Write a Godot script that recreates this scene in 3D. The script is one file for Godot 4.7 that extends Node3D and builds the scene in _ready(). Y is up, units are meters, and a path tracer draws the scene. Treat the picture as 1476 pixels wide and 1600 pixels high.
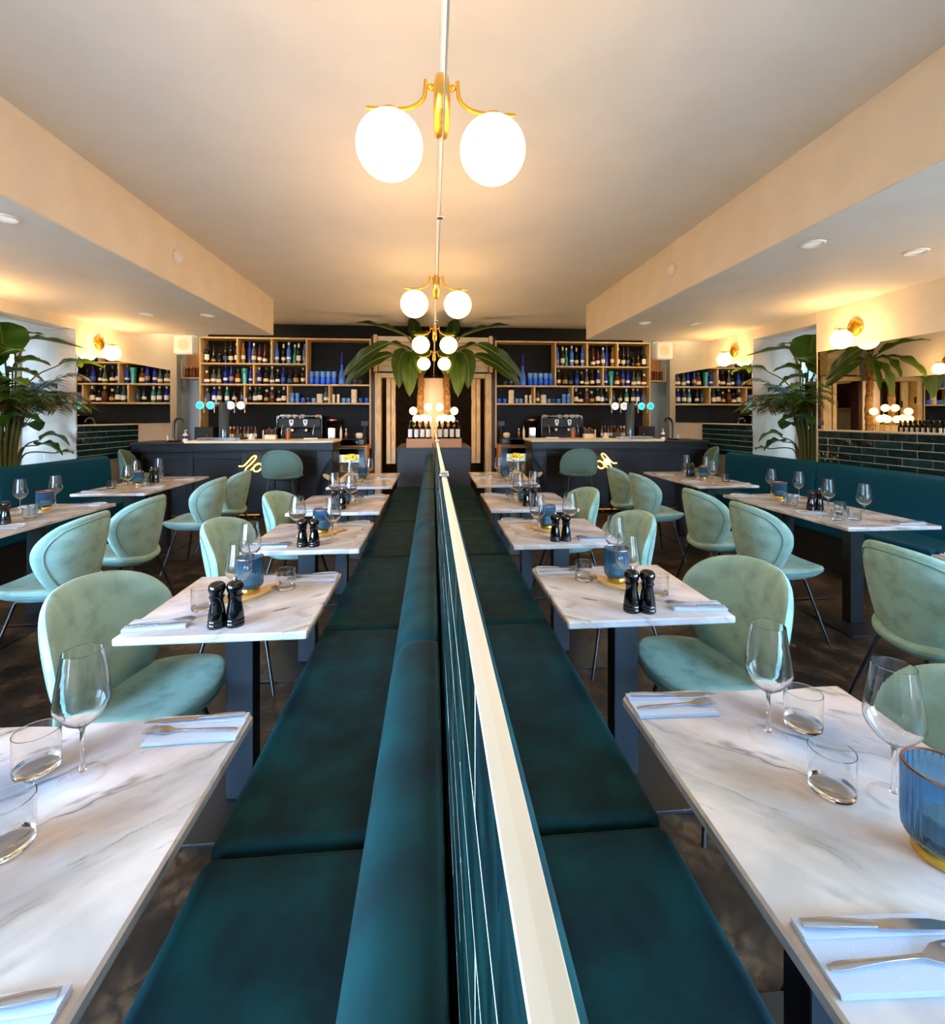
extends Node3D
# A restaurant room. Right wall (x = 0.03) carries a long mirror above green tiles and a teal bench; the camera stands a hand's breadth from it.

const F := 750.0            # focal length in pixels of the 1476 x 1600 frame
const DM := 0.028           # mirror face
var M := {}                 # materials
var S := {}                 # shared meshes
var rng := RandomNumberGenerator.new()

# ------------------------------------------------------------------ mesh building
class MB:
	var v := PackedVector3Array()
	var n := PackedVector3Array()
	var t := PackedVector2Array()

	func tri(a: Vector3, b: Vector3, c: Vector3, na: Vector3, nb: Vector3, nc: Vector3, ua := Vector2.ZERO, ub := Vector2.ZERO, uc := Vector2.ZERO) -> void:
		var g := (b - a).cross(c - a)
		if g.length_squared() < 1e-18:
			return
		if g.dot(na + nb + nc) > 0.0:   # front faces run clockwise
			v.append_array([a, c, b]); n.append_array([na, nc, nb]); t.append_array([ua, uc, ub])
		else:
			v.append_array([a, b, c]); n.append_array([na, nb, nc]); t.append_array([ua, ub, uc])

	func quad(a: Vector3, b: Vector3, c: Vector3, d: Vector3, nn: Vector3) -> void:
		tri(a, b, c, nn, nn, nn)
		tri(a, c, d, nn, nn, nn)

	func box(c: Vector3, s: Vector3, bev := 0.0, B := Basis()) -> void:
		var h := s * 0.5
		bev = minf(bev, minf(h.x, minf(h.y, h.z)) * 0.9)
		var ax := [Vector3(1, 0, 0), Vector3(0, 1, 0), Vector3(0, 0, 1)]
		for k in 3:
			var i := (k + 1) % 3
			var j := (k + 2) % 3
			for sg in [-1.0, 1.0]:
				var o: Vector3 = ax[k] * h[k] * sg
				var e: Vector3 = ax[i] * (h[i] - bev)
				var f: Vector3 = ax[j] * (h[j] - bev)
				quad(c + B * (o - e - f), c + B * (o + e - f), c + B * (o + e + f), c + B * (o - e + f), (B * (ax[k] * sg)).normalized())
		if bev <= 0.0:
			return
		for k in 3:
			var i := (k + 1) % 3
			var j := (k + 2) % 3
			for si in [-1.0, 1.0]:
				for sj in [-1.0, 1.0]:
					var l: Vector3 = ax[k] * (h[k] - bev)
					var p: Vector3 = ax[i] * h[i] * si + ax[j] * (h[j] - bev) * sj
					var q: Vector3 = ax[i] * (h[i] - bev) * si + ax[j] * h[j] * sj
					quad(c + B * (p - l), c + B * (p + l), c + B * (q + l), c + B * (q - l), (B * (ax[i] * si + ax[j] * sj)).normalized())
		for sx in [-1.0, 1.0]:
			for sy in [-1.0, 1.0]:
				for sz in [-1.0, 1.0]:
					var sv := Vector3(sx, sy, sz)
					var nn := (B * sv).normalized()
					var hb := h - Vector3.ONE * bev
					tri(c + B * (Vector3(h.x, hb.y, hb.z) * sv), c + B * (Vector3(hb.x, h.y, hb.z) * sv), c + B * (Vector3(hb.x, hb.y, h.z) * sv), nn, nn, nn)

	# profile: (radius, height) from bottom to top (outside), turned round the y axis
	func lathe(p: PackedVector2Array, seg := 24, o := Vector3.ZERO, B := Basis(), smooth := 40.0, rib := 0, ribd := 0.0) -> void:
		var m := p.size()
		var sn := []
		for i in m - 1:
			var d := (p[i + 1] - p[i])
			sn.append(Vector2(d.y, -d.x).normalized())
		var cosl := cos(deg_to_rad(smooth))
		for i in m - 1:
			if p[i].distance_squared_to(p[i + 1]) < 1e-14:
				continue
			var n0: Vector2 = sn[i]
			var n1: Vector2 = sn[i]
			if i > 0 and sn[i - 1].dot(sn[i]) > cosl:
				n0 = (sn[i - 1] + sn[i]).normalized()
			if i < m - 2 and sn[i + 1].dot(sn[i]) > cosl:
				n1 = (sn[i + 1] + sn[i]).normalized()
			for s in seg:
				var a0 := TAU * s / seg
				var a1 := TAU * (s + 1) / seg
				var f0 := 1.0 + (ribd * cos(a0 * rib) if rib > 0 else 0.0)
				var f1 := 1.0 + (ribd * cos(a1 * rib) if rib > 0 else 0.0)
				var d0 := Vector3(cos(a0), 0, sin(a0))
				var d1 := Vector3(cos(a1), 0, sin(a1))
				var A := o + B * (d0 * p[i].x * f0 + Vector3(0, p[i].y, 0))
				var C := o + B * (d1 * p[i].x * f1 + Vector3(0, p[i].y, 0))
				var D := o + B * (d1 * p[i + 1].x * f1 + Vector3(0, p[i + 1].y, 0))
				var E := o + B * (d0 * p[i + 1].x * f0 + Vector3(0, p[i + 1].y, 0))
				var tw0 := 0.0
				var tw1 := 0.0
				if rib > 0:
					tw0 = ribd * rib * sin(a0 * rib)
					tw1 = ribd * rib * sin(a1 * rib)
				var t0 := Vector3(-sin(a0), 0, cos(a0))
				var t1 := Vector3(-sin(a1), 0, cos(a1))
				var nA := (B * ((d0 + t0 * tw0) * n0.x + Vector3(0, n0.y, 0))).normalized()
				var nC := (B * ((d1 + t1 * tw1) * n0.x + Vector3(0, n0.y, 0))).normalized()
				var nD := (B * ((d1 + t1 * tw1) * n1.x + Vector3(0, n1.y, 0))).normalized()
				var nE := (B * ((d0 + t0 * tw0) * n1.x + Vector3(0, n1.y, 0))).normalized()
				tri(A, C, D, nA, nC, nD)
				tri(A, D, E, nA, nD, nE)

	func ball(c: Vector3, r: float, seg := 16, squash := 1.0) -> void:
		var p := PackedVector2Array()
		var k := int(seg / 2.0)
		for i in k + 1:
			var a := -PI / 2 + PI * i / k
			p.append(Vector2(maxf(cos(a) * r, 0.0), sin(a) * r * squash))
		lathe(p, seg, c, Basis(), 60.0)

	# a rod through pts; rad is one radius or one for each point; flat squashes it along the second frame axis
	func tube(pts: PackedVector3Array, rad, seg := 8, capped := true, flat := 1.0) -> void:
		var m := pts.size()
		var rings := []
		var up := Vector3(0, 1, 0)
		var d0 := (pts[1] - pts[0]).normalized()
		if absf(d0.dot(up)) > 0.9:
			up = Vector3(1, 0, 0)
		var x := up.cross(d0).normalized()
		for i in m:
			var d: Vector3
			if i == 0:
				d = pts[1] - pts[0]
			elif i == m - 1:
				d = pts[m - 1] - pts[m - 2]
			else:
				d = pts[i + 1] - pts[i - 1]
			d = d.normalized()
			x = (x - d * x.dot(d)).normalized()
			var y := d.cross(x)
			var r: float = rad[i] if rad is Array or rad is PackedFloat32Array else rad
			var ring := []
			for s in seg:
				var a := TAU * s / seg
				ring.append([pts[i] + (x * cos(a) + y * sin(a) * flat) * r, (x * cos(a) + y * sin(a) / flat).normalized()])
			rings.append([ring, d])
		for i in m - 1:
			for s in seg:
				var a: Array = rings[i][0][s]
				var b: Array = rings[i][0][(s + 1) % seg]
				var c: Array = rings[i + 1][0][(s + 1) % seg]
				var e: Array = rings[i + 1][0][s]
				tri(a[0], b[0], c[0], a[1], b[1], c[1])
				tri(a[0], c[0], e[0], a[1], c[1], e[1])
		if capped:
			for e in [0, m - 1]:
				var nn: Vector3 = rings[e][1] * (-1.0 if e == 0 else 1.0)
				for s in seg:
					tri(pts[e], rings[e][0][s][0], rings[e][0][(s + 1) % seg][0], nn, nn, nn)

	# a smooth sheet f(u, v) -> Vector3; side = +1 or -1 picks which way it faces
	func sheet(f: Callable, nu: int, nv: int, side := 1.0) -> void:
		var P := []
		for i in nu + 1:
			var row := []
			for j in nv + 1:
				row.append(f.call(float(i) / nu, float(j) / nv))
			P.append(row)
		var N := []
		for i in nu + 1:
			var row := []
			for j in nv + 1:
				var du: Vector3 = P[mini(i + 1, nu)][j] - P[maxi(i - 1, 0)][j]
				var dv: Vector3 = P[i][mini(j + 1, nv)] - P[i][maxi(j - 1, 0)]
				var g := du.cross(dv)
				if g.length_squared() < 1e-16:   # at a pole: take the direction of the next ring
					var jj := 1 if j == 0 else nv - 1
					var ii := 1 if i == 0 else nu - 1
					if du.length_squared() < dv.length_squared():
						du = P[mini(i + 1, nu)][jj] - P[maxi(i - 1, 0)][jj]
					else:
						dv = P[ii][mini(j + 1, nv)] - P[ii][maxi(j - 1, 0)]
					g = du.cross(dv)
				row.append(g.normalized() * side)
			N.append(row)
		for i in nu:
			for j in nv:
				var ua := Vector2(float(i) / nu, float(j) / nv)
				var uc := Vector2(float(i + 1) / nu, float(j + 1) / nv)
				tri(P[i][j], P[i + 1][j], P[i + 1][j + 1], N[i][j], N[i + 1][j], N[i + 1][j + 1], ua, Vector2(uc.x, ua.y), uc)
				tri(P[i][j], P[i + 1][j + 1], P[i][j + 1], N[i][j], N[i + 1][j + 1], N[i][j + 1], ua, uc, Vector2(ua.x, uc.y))

	# a polygon in (x, z), from y0 to y1, bent by lift(x, z) -> dy
	func prism(poly: PackedVector2Array, y0: float, y1: float, lift = null, X := Transform3D()) -> void:
		var ix := Geometry2D.triangulate_polygon(poly)
		var up := func(p: Vector2, y: float) -> Vector3:
			return X * Vector3(p.x, y + (lift.call(p.x, p.y) if lift != null else 0.0), p.y)
		var ny := X.basis.y.normalized()
		for k in range(0, ix.size(), 3):
			tri(up.call(poly[ix[k]], y1), up.call(poly[ix[k + 1]], y1), up.call(poly[ix[k + 2]], y1), ny, ny, ny, poly[ix[k]], poly[ix[k + 1]], poly[ix[k + 2]])
			tri(up.call(poly[ix[k]], y0), up.call(poly[ix[k + 1]], y0), up.call(poly[ix[k + 2]], y0), -ny, -ny, -ny)
		var area := 0.0
		for k in poly.size():
			area += poly[k].cross(poly[(k + 1) % poly.size()])
		for k in poly.size():
			var a := poly[k]
			var b := poly[(k + 1) % poly.size()]
			var d := (b - a).normalized()
			var o := Vector2(d.y, -d.x) * signf(area)
			quad(up.call(a, y0), up.call(b, y0), up.call(b, y1), up.call(a, y1), (X.basis * Vector3(o.x, 0, o.y)).normalized())

	func mesh() -> ArrayMesh:
		var a := []
		a.resize(Mesh.ARRAY_MAX)
		a[Mesh.ARRAY_VERTEX] = v
		a[Mesh.ARRAY_NORMAL] = n
		a[Mesh.ARRAY_TEX_UV] = t
		var m := ArrayMesh.new()
		m.add_surface_from_arrays(Mesh.PRIMITIVE_TRIANGLES, a)
		return m

func P2(a: Array) -> PackedVector2Array:
	var p := PackedVector2Array()
	for i in range(0, a.size(), 2):
		p.append(Vector2(a[i], a[i + 1]))
	return p

func P3(a: Array) -> PackedVector3Array:
	var p := PackedVector3Array()
	for i in range(0, a.size(), 3):
		p.append(Vector3(a[i], a[i + 1], a[i + 2]))
	return p

func curve3(a: PackedVector3Array, per := 6, closed := false) -> PackedVector3Array:
	var out := PackedVector3Array()
	var m := a.size()
	for i in (m if closed else m - 1):
		var p0 := a[(i - 1 + m) % m] if closed or i > 0 else a[0]
		var p3 := a[(i + 2) % m] if closed or i + 2 < m else a[m - 1]
		for k in per:
			out.append(a[i].cubic_interpolate(a[(i + 1) % m], p0, p3, float(k) / per))
	if not closed:
		out.append(a[m - 1])
	return out

func curve2(a: PackedVector2Array, per := 6, closed := false) -> PackedVector2Array:
	var out := PackedVector2Array()
	var m := a.size()
	for i in (m if closed else m - 1):
		var p0 := a[(i - 1 + m) % m] if closed or i > 0 else a[0]
		var p3 := a[(i + 2) % m] if closed or i + 2 < m else a[m - 1]
		for k in per:
			out.append(a[i].cubic_interpolate(a[(i + 1) % m], p0, p3, float(k) / per))
	if not closed:
		out.append(a[m - 1])
	return out

# ------------------------------------------------------------------ objects
func tag(o: Node3D, label: String, category: String, group := "") -> Node3D:
	o.set_meta("label", label)
	o.set_meta("category", category)
	if group:
		o.set_meta("group", group)
	return o

func part(called: String, mesh: Mesh, mat: Material, parent: Node, at := Vector3.ZERO, turn := 0.0) -> MeshInstance3D:
	var o := MeshInstance3D.new()
	o.name = called
	o.mesh = mesh
	o.material_override = mat
	o.position = at
	o.rotation.y = turn
	parent.add_child(o, true)
	return o

func thing(called: String, label: String, category: String, at := Vector3.ZERO, turn := 0.0, group := "") -> Node3D:
	var o := Node3D.new()
	o.name = called
	o.position = at
	o.rotation.y = turn
	add_child(o, true)
	return tag(o, label, category, group)

func one(called: String, mesh: Mesh, mat: Material, label: String, category: String, at := Vector3.ZERO, turn := 0.0, group := "") -> MeshInstance3D:
	var o := part(called, mesh, mat, self, at, turn)
	tag(o, label, category, group)
	return o

func struct(called: String, mesh: Mesh, mat: Material) -> MeshInstance3D:
	var o := part(called, mesh, mat, self)
	o.set_meta("kind", "structure")
	return o

func dup(root: Node3D, label: String, at: Vector3, turn := 0.0) -> Node3D:
	var r: Node3D = root.duplicate()
	r.name = root.name
	r.position = at
	r.rotation.y = turn
	add_child(r, true)
	r.set_meta("label", label)
	return r

func bx(c: Vector3, s: Vector3, bev := 0.0) -> ArrayMesh:
	var m := MB.new()
	m.box(c, s, bev)
	return m.mesh()

func span(x0: float, x1: float, y0: float, y1: float, z0: float, z1: float, bev := 0.0) -> ArrayMesh:
	return bx(Vector3(x0 + x1, y0 + y1, z0 + z1) * 0.5, Vector3(absf(x1 - x0), absf(y1 - y0), absf(z1 - z0)), bev)

func turned(p: Array, seg := 24, smooth := 40.0) -> ArrayMesh:
	var m := MB.new()
	m.lathe(P2(p), seg, Vector3.ZERO, Basis(), smooth)
	return m.mesh()

func nth(k: int) -> String:
	return ["first", "second", "third", "fourth", "fifth", "sixth", "seventh", "eighth", "ninth", "tenth"][k]

# ------------------------------------------------------------------ materials
func mat(called: String, c: Color, rough := 0.6, metal := 0.0, spec := 0.5) -> StandardMaterial3D:
	var m := StandardMaterial3D.new()
	m.resource_name = called
	m.albedo_color = c
	m.roughness = rough
	m.metallic = metal
	m.metallic_specular = spec
	M[called] = m
	return m

func noise_tex(kind: int, freq: float, stops: Array, cols: Array, size := 512, octaves := 4, sd := 1, warp := 0.0) -> NoiseTexture2D:
	var f := FastNoiseLite.new()
	f.noise_type = kind
	f.frequency = freq
	f.seed = sd
	f.fractal_octaves = octaves
	f.fractal_type = FastNoiseLite.FRACTAL_FBM
	if warp > 0.0:
		f.domain_warp_enabled = true
		f.domain_warp_amplitude = warp
		f.domain_warp_frequency = freq
	if kind == FastNoiseLite.TYPE_CELLULAR:
		f.cellular_return_type = FastNoiseLite.RETURN_DISTANCE2_SUB
		f.fractal_type = FastNoiseLite.FRACTAL_NONE
	var g := Gradient.new()
	g.offsets = PackedFloat32Array(stops)
	g.colors = PackedColorArray(cols)
	var t := NoiseTexture2D.new()
	t.width = size
	t.height = size
	t.seamless = true
	t.noise = f
	t.color_ramp = g
	return t

func bump_tex(freq: float, size := 256, octaves := 3, sd := 5, strength := 4.0) -> NoiseTexture2D:
	var f := FastNoiseLite.new()
	f.noise_type = FastNoiseLite.TYPE_SIMPLEX
	f.frequency = freq
	f.seed = sd
	f.fractal_octaves = octaves
	var t := NoiseTexture2D.new()
	t.width = size
	t.height = size
	t.seamless = true
	t.noise = f
	t.as_normal_map = true
	t.bump_strength = strength
	return t

func tri_map(m: StandardMaterial3D, per_metre: float, offset := Vector3.ZERO, world := false) -> void:
	m.uv1_triplanar = true
	m.uv1_world_triplanar = world
	m.uv1_scale = Vector3.ONE * per_metre
	m.uv1_offset = offset

func marble_image(sd: int) -> ImageTexture:
	var w := 640
	var im := Image.create(w, w, false, Image.FORMAT_RGB8)
	var a := FastNoiseLite.new()
	a.seed = sd; a.frequency = 0.006; a.fractal_octaves = 5
	var b := FastNoiseLite.new()
	b.seed = sd + 7; b.frequency = 0.004; b.fractal_octaves = 4
	var c := FastNoiseLite.new()
	c.seed = sd + 13; c.frequency = 0.012; c.fractal_octaves = 4
	for y in w:
		for x in w:
			# veins: wavering diagonal lines, broken up by a gate
			var along := x * 0.80 - y * 0.60
			var across := x * 0.60 + y * 0.80
			var wx := b.get_noise_2d(along * 0.7, across * 0.8)
			var fine := c.get_noise_2d(along * 0.7, across * 1.1)
			var q := across + wx * 40.0 + fine * 15.0
			var cloud := a.get_noise_2d(along * 0.45 + 50.0, q * 1.25)
			var r := absf(b.get_noise_1d(q * 1.9 + 300.0))
			var r2 := absf(a.get_noise_1d(q * 1.6 + 1700.0 + along * 0.25))
			var gate := clampf(a.get_noise_2d(along * 0.40 + 900.0, across * 1.0) * 3.2 - 0.15, 0.0, 1.0)
			var gate2 := clampf(a.get_noise_2d(along * 0.5 + 3900.0, across * 1.2) * 3.2 - 0.40, 0.0, 1.0)
			var blot := clampf(a.get_noise_2d(along * 1.3 + 2000.0, across * 4.0) * 3.4 - 1.05, 0.0, 1.0) * clampf(b.get_noise_2d(x * 0.9, y * 0.9 + 700.0) * 3.0 - 0.05, 0.0, 1.0)
			var vein := (1.0 - smoothstep(0.0, 0.016, r)) * gate * (0.6 + 0.5 * fine) + (1.0 - smoothstep(0.0, 0.014, r2)) * gate2
			var soft := (1.0 - smoothstep(0.0, 0.20, r)) * gate + 0.6 * (1.0 - smoothstep(0.0, 0.16, r2)) * gate2
			var grain := c.get_noise_2d(x, y)
			var L := 0.745 + cloud * 0.22 + grain * 0.03 - soft * 0.11 - vein * 0.36 - blot * 0.38
			var warm := clampf(0.5 + wx * 1.6, 0.0, 1.0)
			im.set_pixel(x, y, Color(L * lerpf(0.985, 1.0, warm), L * lerpf(0.975, 0.97, warm), L * lerpf(1.0, 0.925, warm)))
	return ImageTexture.create_from_image(im)

func make_materials() -> void:
	var m: StandardMaterial3D
	var SX := FastNoiseLite.TYPE_SIMPLEX_SMOOTH
	# room
	m = mat("wall_cream", Color(0.86, 0.82, 0.76), 0.85)
	m.albedo_texture = noise_tex(SX, 0.01, [0.0, 1.0], [Color(0.96, 0.96, 0.96), Color(1, 1, 1)], 256, 4, 3)
	m.normal_enabled = true; m.normal_texture = bump_tex(0.05, 256, 3, 4, 2.0); m.normal_scale = 0.25
	tri_map(m, 0.8, Vector3.ZERO, true)
	m = mat("ceiling_white", Color(0.86, 0.85, 0.83), 0.75)
	m.albedo_texture = noise_tex(SX, 0.012, [0.0, 1.0], [Color(0.97, 0.97, 0.97), Color(1, 1, 1)], 256, 4, 8)
	tri_map(m, 0.5, Vector3.ZERO, true)
	mat("niche_grey", Color(0.80, 0.82, 0.82), 0.85)
	mat("alcove_blue", Color(0.60, 0.66, 0.70), 0.8)
	mat("back_black", Color(0.022, 0.024, 0.022), 0.6, 0.0, 0.3)
	m = mat("pink_plaster", Color(0.86, 0.79, 0.73), 0.8)
	m = mat("dark_brown", Color(0.22, 0.15, 0.11), 0.7)
	m.albedo_texture = noise_tex(SX, 0.03, [0.0, 0.5, 1.0], [Color(0.5, 0.45, 0.42), Color(0.8, 0.75, 0.7), Color(1.3, 1.2, 1.1)], 256, 5, 12)
	tri_map(m, 1.0)
	mat("maroon", Color(0.20, 0.08, 0.07), 0.55)
	m = mat("floor_stone", Color(1, 1, 1), 0.45)
	m.albedo_texture = noise_tex(FastNoiseLite.TYPE_CELLULAR, 0.022, [0.0, 0.10, 0.30, 0.62, 1.0], [Color(0.13, 0.10, 0.08), Color(0.24, 0.19, 0.14), Color(0.40, 0.33, 0.25), Color(0.24, 0.18, 0.13), Color(0.44, 0.37, 0.29)], 1024, 1, 21, 34.0)
	m.detail_enabled = true
	m.detail_blend_mode = BaseMaterial3D.BLEND_MODE_MUL
	m.detail_albedo = noise_tex(SX, 0.012, [0.0, 0.45, 0.7, 1.0], [Color(0.13, 0.11, 0.09), Color(0.40, 0.35, 0.30), Color(0.82, 0.75, 0.68), Color(0.95, 0.9, 0.85)], 512, 5, 22)
	m.normal_enabled = true; m.normal_texture = bump_tex(0.02, 256, 4, 23, 3.0); m.normal_scale = 0.3
	tri_map(m, 0.55, Vector3.ZERO, true)
	# tiles and grout
	for k in 4:
		m = mat("tile_%d" % k, [Color(0.045, 0.16, 0.17), Color(0.035, 0.13, 0.145), Color(0.055, 0.185, 0.19), Color(0.05, 0.145, 0.135)][k], 0.10)
		m.normal_enabled = true; m.normal_texture = bump_tex(0.012, 128, 2, 31 + k, 5.0); m.normal_scale = 0.35
		tri_map(m, 4.0, Vector3(0.37 * k, 0.21 * k, 0.11 * k), true)
	mat("yard_wall", Color(0.33, 0.33, 0.32), 0.9)
	mat("grout", Color(0.80, 0.80, 0.76), 0.8)
	mat("trim_cream", Color(0.74, 0.69, 0.60), 0.45)
	mat("mirror", Color(0.93, 0.935, 0.925), 0.0, 1.0)
	# velvet
	m = mat("teal_velvet", Color(0.0, 0.205, 0.215), 0.75, 0.0, 0.25)
	m.albedo_texture = noise_tex(SX, 0.008, [0.0, 0.45, 0.75, 1.0], [Color(0.5, 0.5, 0.56), Color(0.75, 0.75, 0.77), Color(0.92, 0.92, 0.92), Color(1.0, 1.0, 1.0)], 512, 4, 41, 30.0)
	m.rim_enabled = true; m.rim = 0.5; m.rim_tint = 1.0
	tri_map(m, 1.1, Vector3.ZERO, true)
	m = mat("navy_leather", Color(0.0, 0.24, 0.31), 0.6, 0.0, 0.25)
	m = mat("sage_velvet", Color(0.58, 0.71, 0.665), 0.8, 0.0, 0.2)
	m.albedo_texture = noise_tex(SX, 0.010, [0.0, 0.4, 0.6, 1.0], [Color(0.78, 0.78, 0.76), Color(0.93, 0.93, 0.92), Color(1, 1, 1), Color(1, 1, 1)], 512, 5, 43, 40.0)
	m.rim_enabled = true; m.rim = 0.45; m.rim_tint = 0.6
	tri_map(m, 1.6)
	mat("sage_seam", Color(0.46, 0.60, 0.57), 0.8, 0.0, 0.2)
	mat("stool_green", Color(0.36, 0.46, 0.42), 0.85, 0.0, 0.2)
	# marble
	for k in 3:
		m = mat("marble_%d" % k, Color(1, 1, 1), 0.12, 0.0, 0.45)
		m.albedo_texture = marble_image(51 + 5 * k)
		tri_map(m, 0.95, Vector3(0.5 + 0.13 * k, 0.37, 0.5 + 0.21 * k))
	# metals and darks
	mat("dark_steel", Color(0.03, 0.032, 0.036), 0.35, 0.0, 0.6)
	mat("blue_steel", Color(0.055, 0.08, 0.115), 0.42, 0.0, 0.5)
	mat("brass", Color(0.86, 0.66, 0.27), 0.27, 1.0)
	mat("chrome", Color(0.80, 0.80, 0.80), 0.14, 1.0)
	mat("steel", Color(0.82, 0.83, 0.85), 0.15, 1.0)
	mat("copper", Color(0.72, 0.45, 0.32), 0.3, 1.0)
	mat("black_gloss", Color(0.012, 0.012, 0.014), 0.08, 0.0, 0.6)
	mat("black_matt", Color(0.02, 0.02, 0.022), 0.6)
	m = mat("bar_navy", Color(0.022, 0.031, 0.042), 0.5, 0.0, 0.4)
	m.albedo_texture = noise_tex(SX, 0.02, [0.0, 1.0], [Color(0.8, 0.8, 0.8), Color(1.1, 1.1, 1.1)], 256, 4, 61)
	tri_map(m, 1.0)
	mat("slate", Color(0.17, 0.19, 0.21), 0.6)
	m = mat("wood_pale", Color(1, 1, 1), 0.55)
	m.albedo_texture = noise_tex(SX, 0.02, [0.0, 0.5, 1.0], [Color(0.66, 0.53, 0.34), Color(0.75, 0.63, 0.43), Color(0.83, 0.72, 0.52)], 256, 4, 71)
	tri_map(m, 1.0)
	m.uv1_scale = Vector3(6.0, 0.7, 6.0)
	m = mat("wood_board", Color(1, 1, 1), 0.5)
	m.albedo_texture = M.wood_pale.albedo_texture
	tri_map(m, 1.0)
	m.uv1_scale = Vector3(1.0, 8.0, 8.0)
	mat("wood_cream", Color(0.86, 0.80, 0.68), 0.5)
	mat("wood_orange", Color(0.68, 0.47, 0.29), 0.55)
	# cloth, paper
	m = mat("napkin", Color(0.70, 0.76, 0.84), 0.85, 0.0, 0.2)
	m.normal_enabled = true; m.normal_texture = bump_tex(0.10, 128, 2, 81, 3.0); m.normal_scale = 0.08
	tri_map(m, 14.0)
	mat("white_matt", Color(0.86, 0.86, 0.84), 0.6)
	mat("white_gloss", Color(0.88, 0.88, 0.86), 0.2)
	mat("tan_paper", Color(0.70, 0.54, 0.36), 0.7)
	mat("label_cream", Color(0.84, 0.80, 0.70), 0.7)
	mat("label_black", Color(0.10, 0.09, 0.09), 0.6)
	mat("label_gold", Color(0.62, 0.48, 0.20), 0.5)
	mat("label_blue", Color(0.18, 0.30, 0.52), 0.6)
	mat("label_white", Color(0.88, 0.88, 0.86), 0.7)
	# glass
	m = mat("thin_glass", Color(0.90, 0.93, 0.95, 0.010), 0.0)
	m.transparency = BaseMaterial3D.TRANSPARENCY_ALPHA
	m = mat("window_glass", Color(0.97, 0.98, 0.98, 0.03), 0.0)
	m.transparency = BaseMaterial3D.TRANSPARENCY_ALPHA
	m = mat("solid_glass", Color(0.70, 0.70, 0.69, 0.05), 0.0)
	m.transparency = BaseMaterial3D.TRANSPARENCY_ALPHA
	m = mat("clear_glass", Color(0.985, 0.99, 0.99, 0.0), 0.0)
	m.refraction_enabled = true; m.refraction_scale = 0.05
	m = mat("candle_blue", Color(0.50, 0.72, 0.86, 0.06), 0.08)
	m.refraction_enabled = true; m.refraction_scale = 0.045
	m = mat("blue_glass", Color(0.16, 0.42, 1.0, 0.72), 0.05)
	m.transparency = BaseMaterial3D.TRANSPARENCY_ALPHA
	m = mat("pale_blue_glass", Color(0.42, 0.66, 1.0, 0.55), 0.05)
	m.transparency = BaseMaterial3D.TRANSPARENCY_ALPHA
	var gc := {"b_black": Color(0.018, 0.016, 0.015), "b_brown": Color(0.075, 0.032, 0.012), "b_amber": Color(0.36, 0.15, 0.03), "b_green": Color(0.03, 0.11, 0.05), "b_blue": Color(0.05, 0.14, 0.58), "b_sky": Color(0.22, 0.42, 0.80), "b_clear": Color(0.30, 0.33, 0.34), "b_red": Color(0.32, 0.03, 0.03), "b_teal": Color(0.10, 0.50, 0.48), "b_gold": Color(0.45, 0.30, 0.05), "b_grey": Color(0.20, 0.24, 0.26)}
	for k in gc:
		mat(k, gc[k], 0.08, 0.0, 0.5)
	# plants
	for k in 3:
		m = mat("leaf_%d" % k, [Color(0.13, 0.21, 0.06), Color(0.07, 0.14, 0.045), Color(0.20, 0.29, 0.10)][k], 0.38, 0.0, 0.45)
		m.backlight_enabled = true
		m.backlight = Color(0.30, 0.42, 0.10)
	mat("leaf_rib", Color(0.42, 0.52, 0.22), 0.5)
	mat("leaf_dry", Color(0.34, 0.22, 0.10), 0.7)
	m = mat("stem_green", Color(0.32, 0.34, 0.12), 0.5)
	m = mat("bark", Color(1, 1, 1), 0.8)
	m.albedo_texture = noise_tex(SX, 0.03, [0.0, 0.45, 1.0], [Color(0.28, 0.18, 0.09), Color(0.52, 0.38, 0.20), Color(0.70, 0.56, 0.34)], 256, 5, 91)
	tri_map(m, 1.5)
	mat("yellow_petal", Color(0.92, 0.78, 0.05), 0.6)
	# lights
	glow("globe_glow", Color(1.0, 0.86, 0.62), 3.4)
	glow("neon_glow", Color(1.0, 0.82, 0.40), 4.0)
	glow("tap_cyan_glow", Color(0.25, 0.90, 0.95), 0.85)
	glow("tap_white_glow", Color(0.95, 0.97, 1.0), 0.9)
	glow("spot_glow", Color(1.0, 0.98, 0.95), 0.4)
	glow("passage_glow", Color(1.0, 0.92, 0.8), 2.0)
	glow("fridge_glow", Color(0.90, 0.97, 1.0), 2.0)

func glow(called: String, c: Color, e: float) -> void:
	var m := mat(called, c, 0.3)
	m.emission_enabled = true
	m.emission = c
	m.emission_energy_multiplier = e

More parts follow.
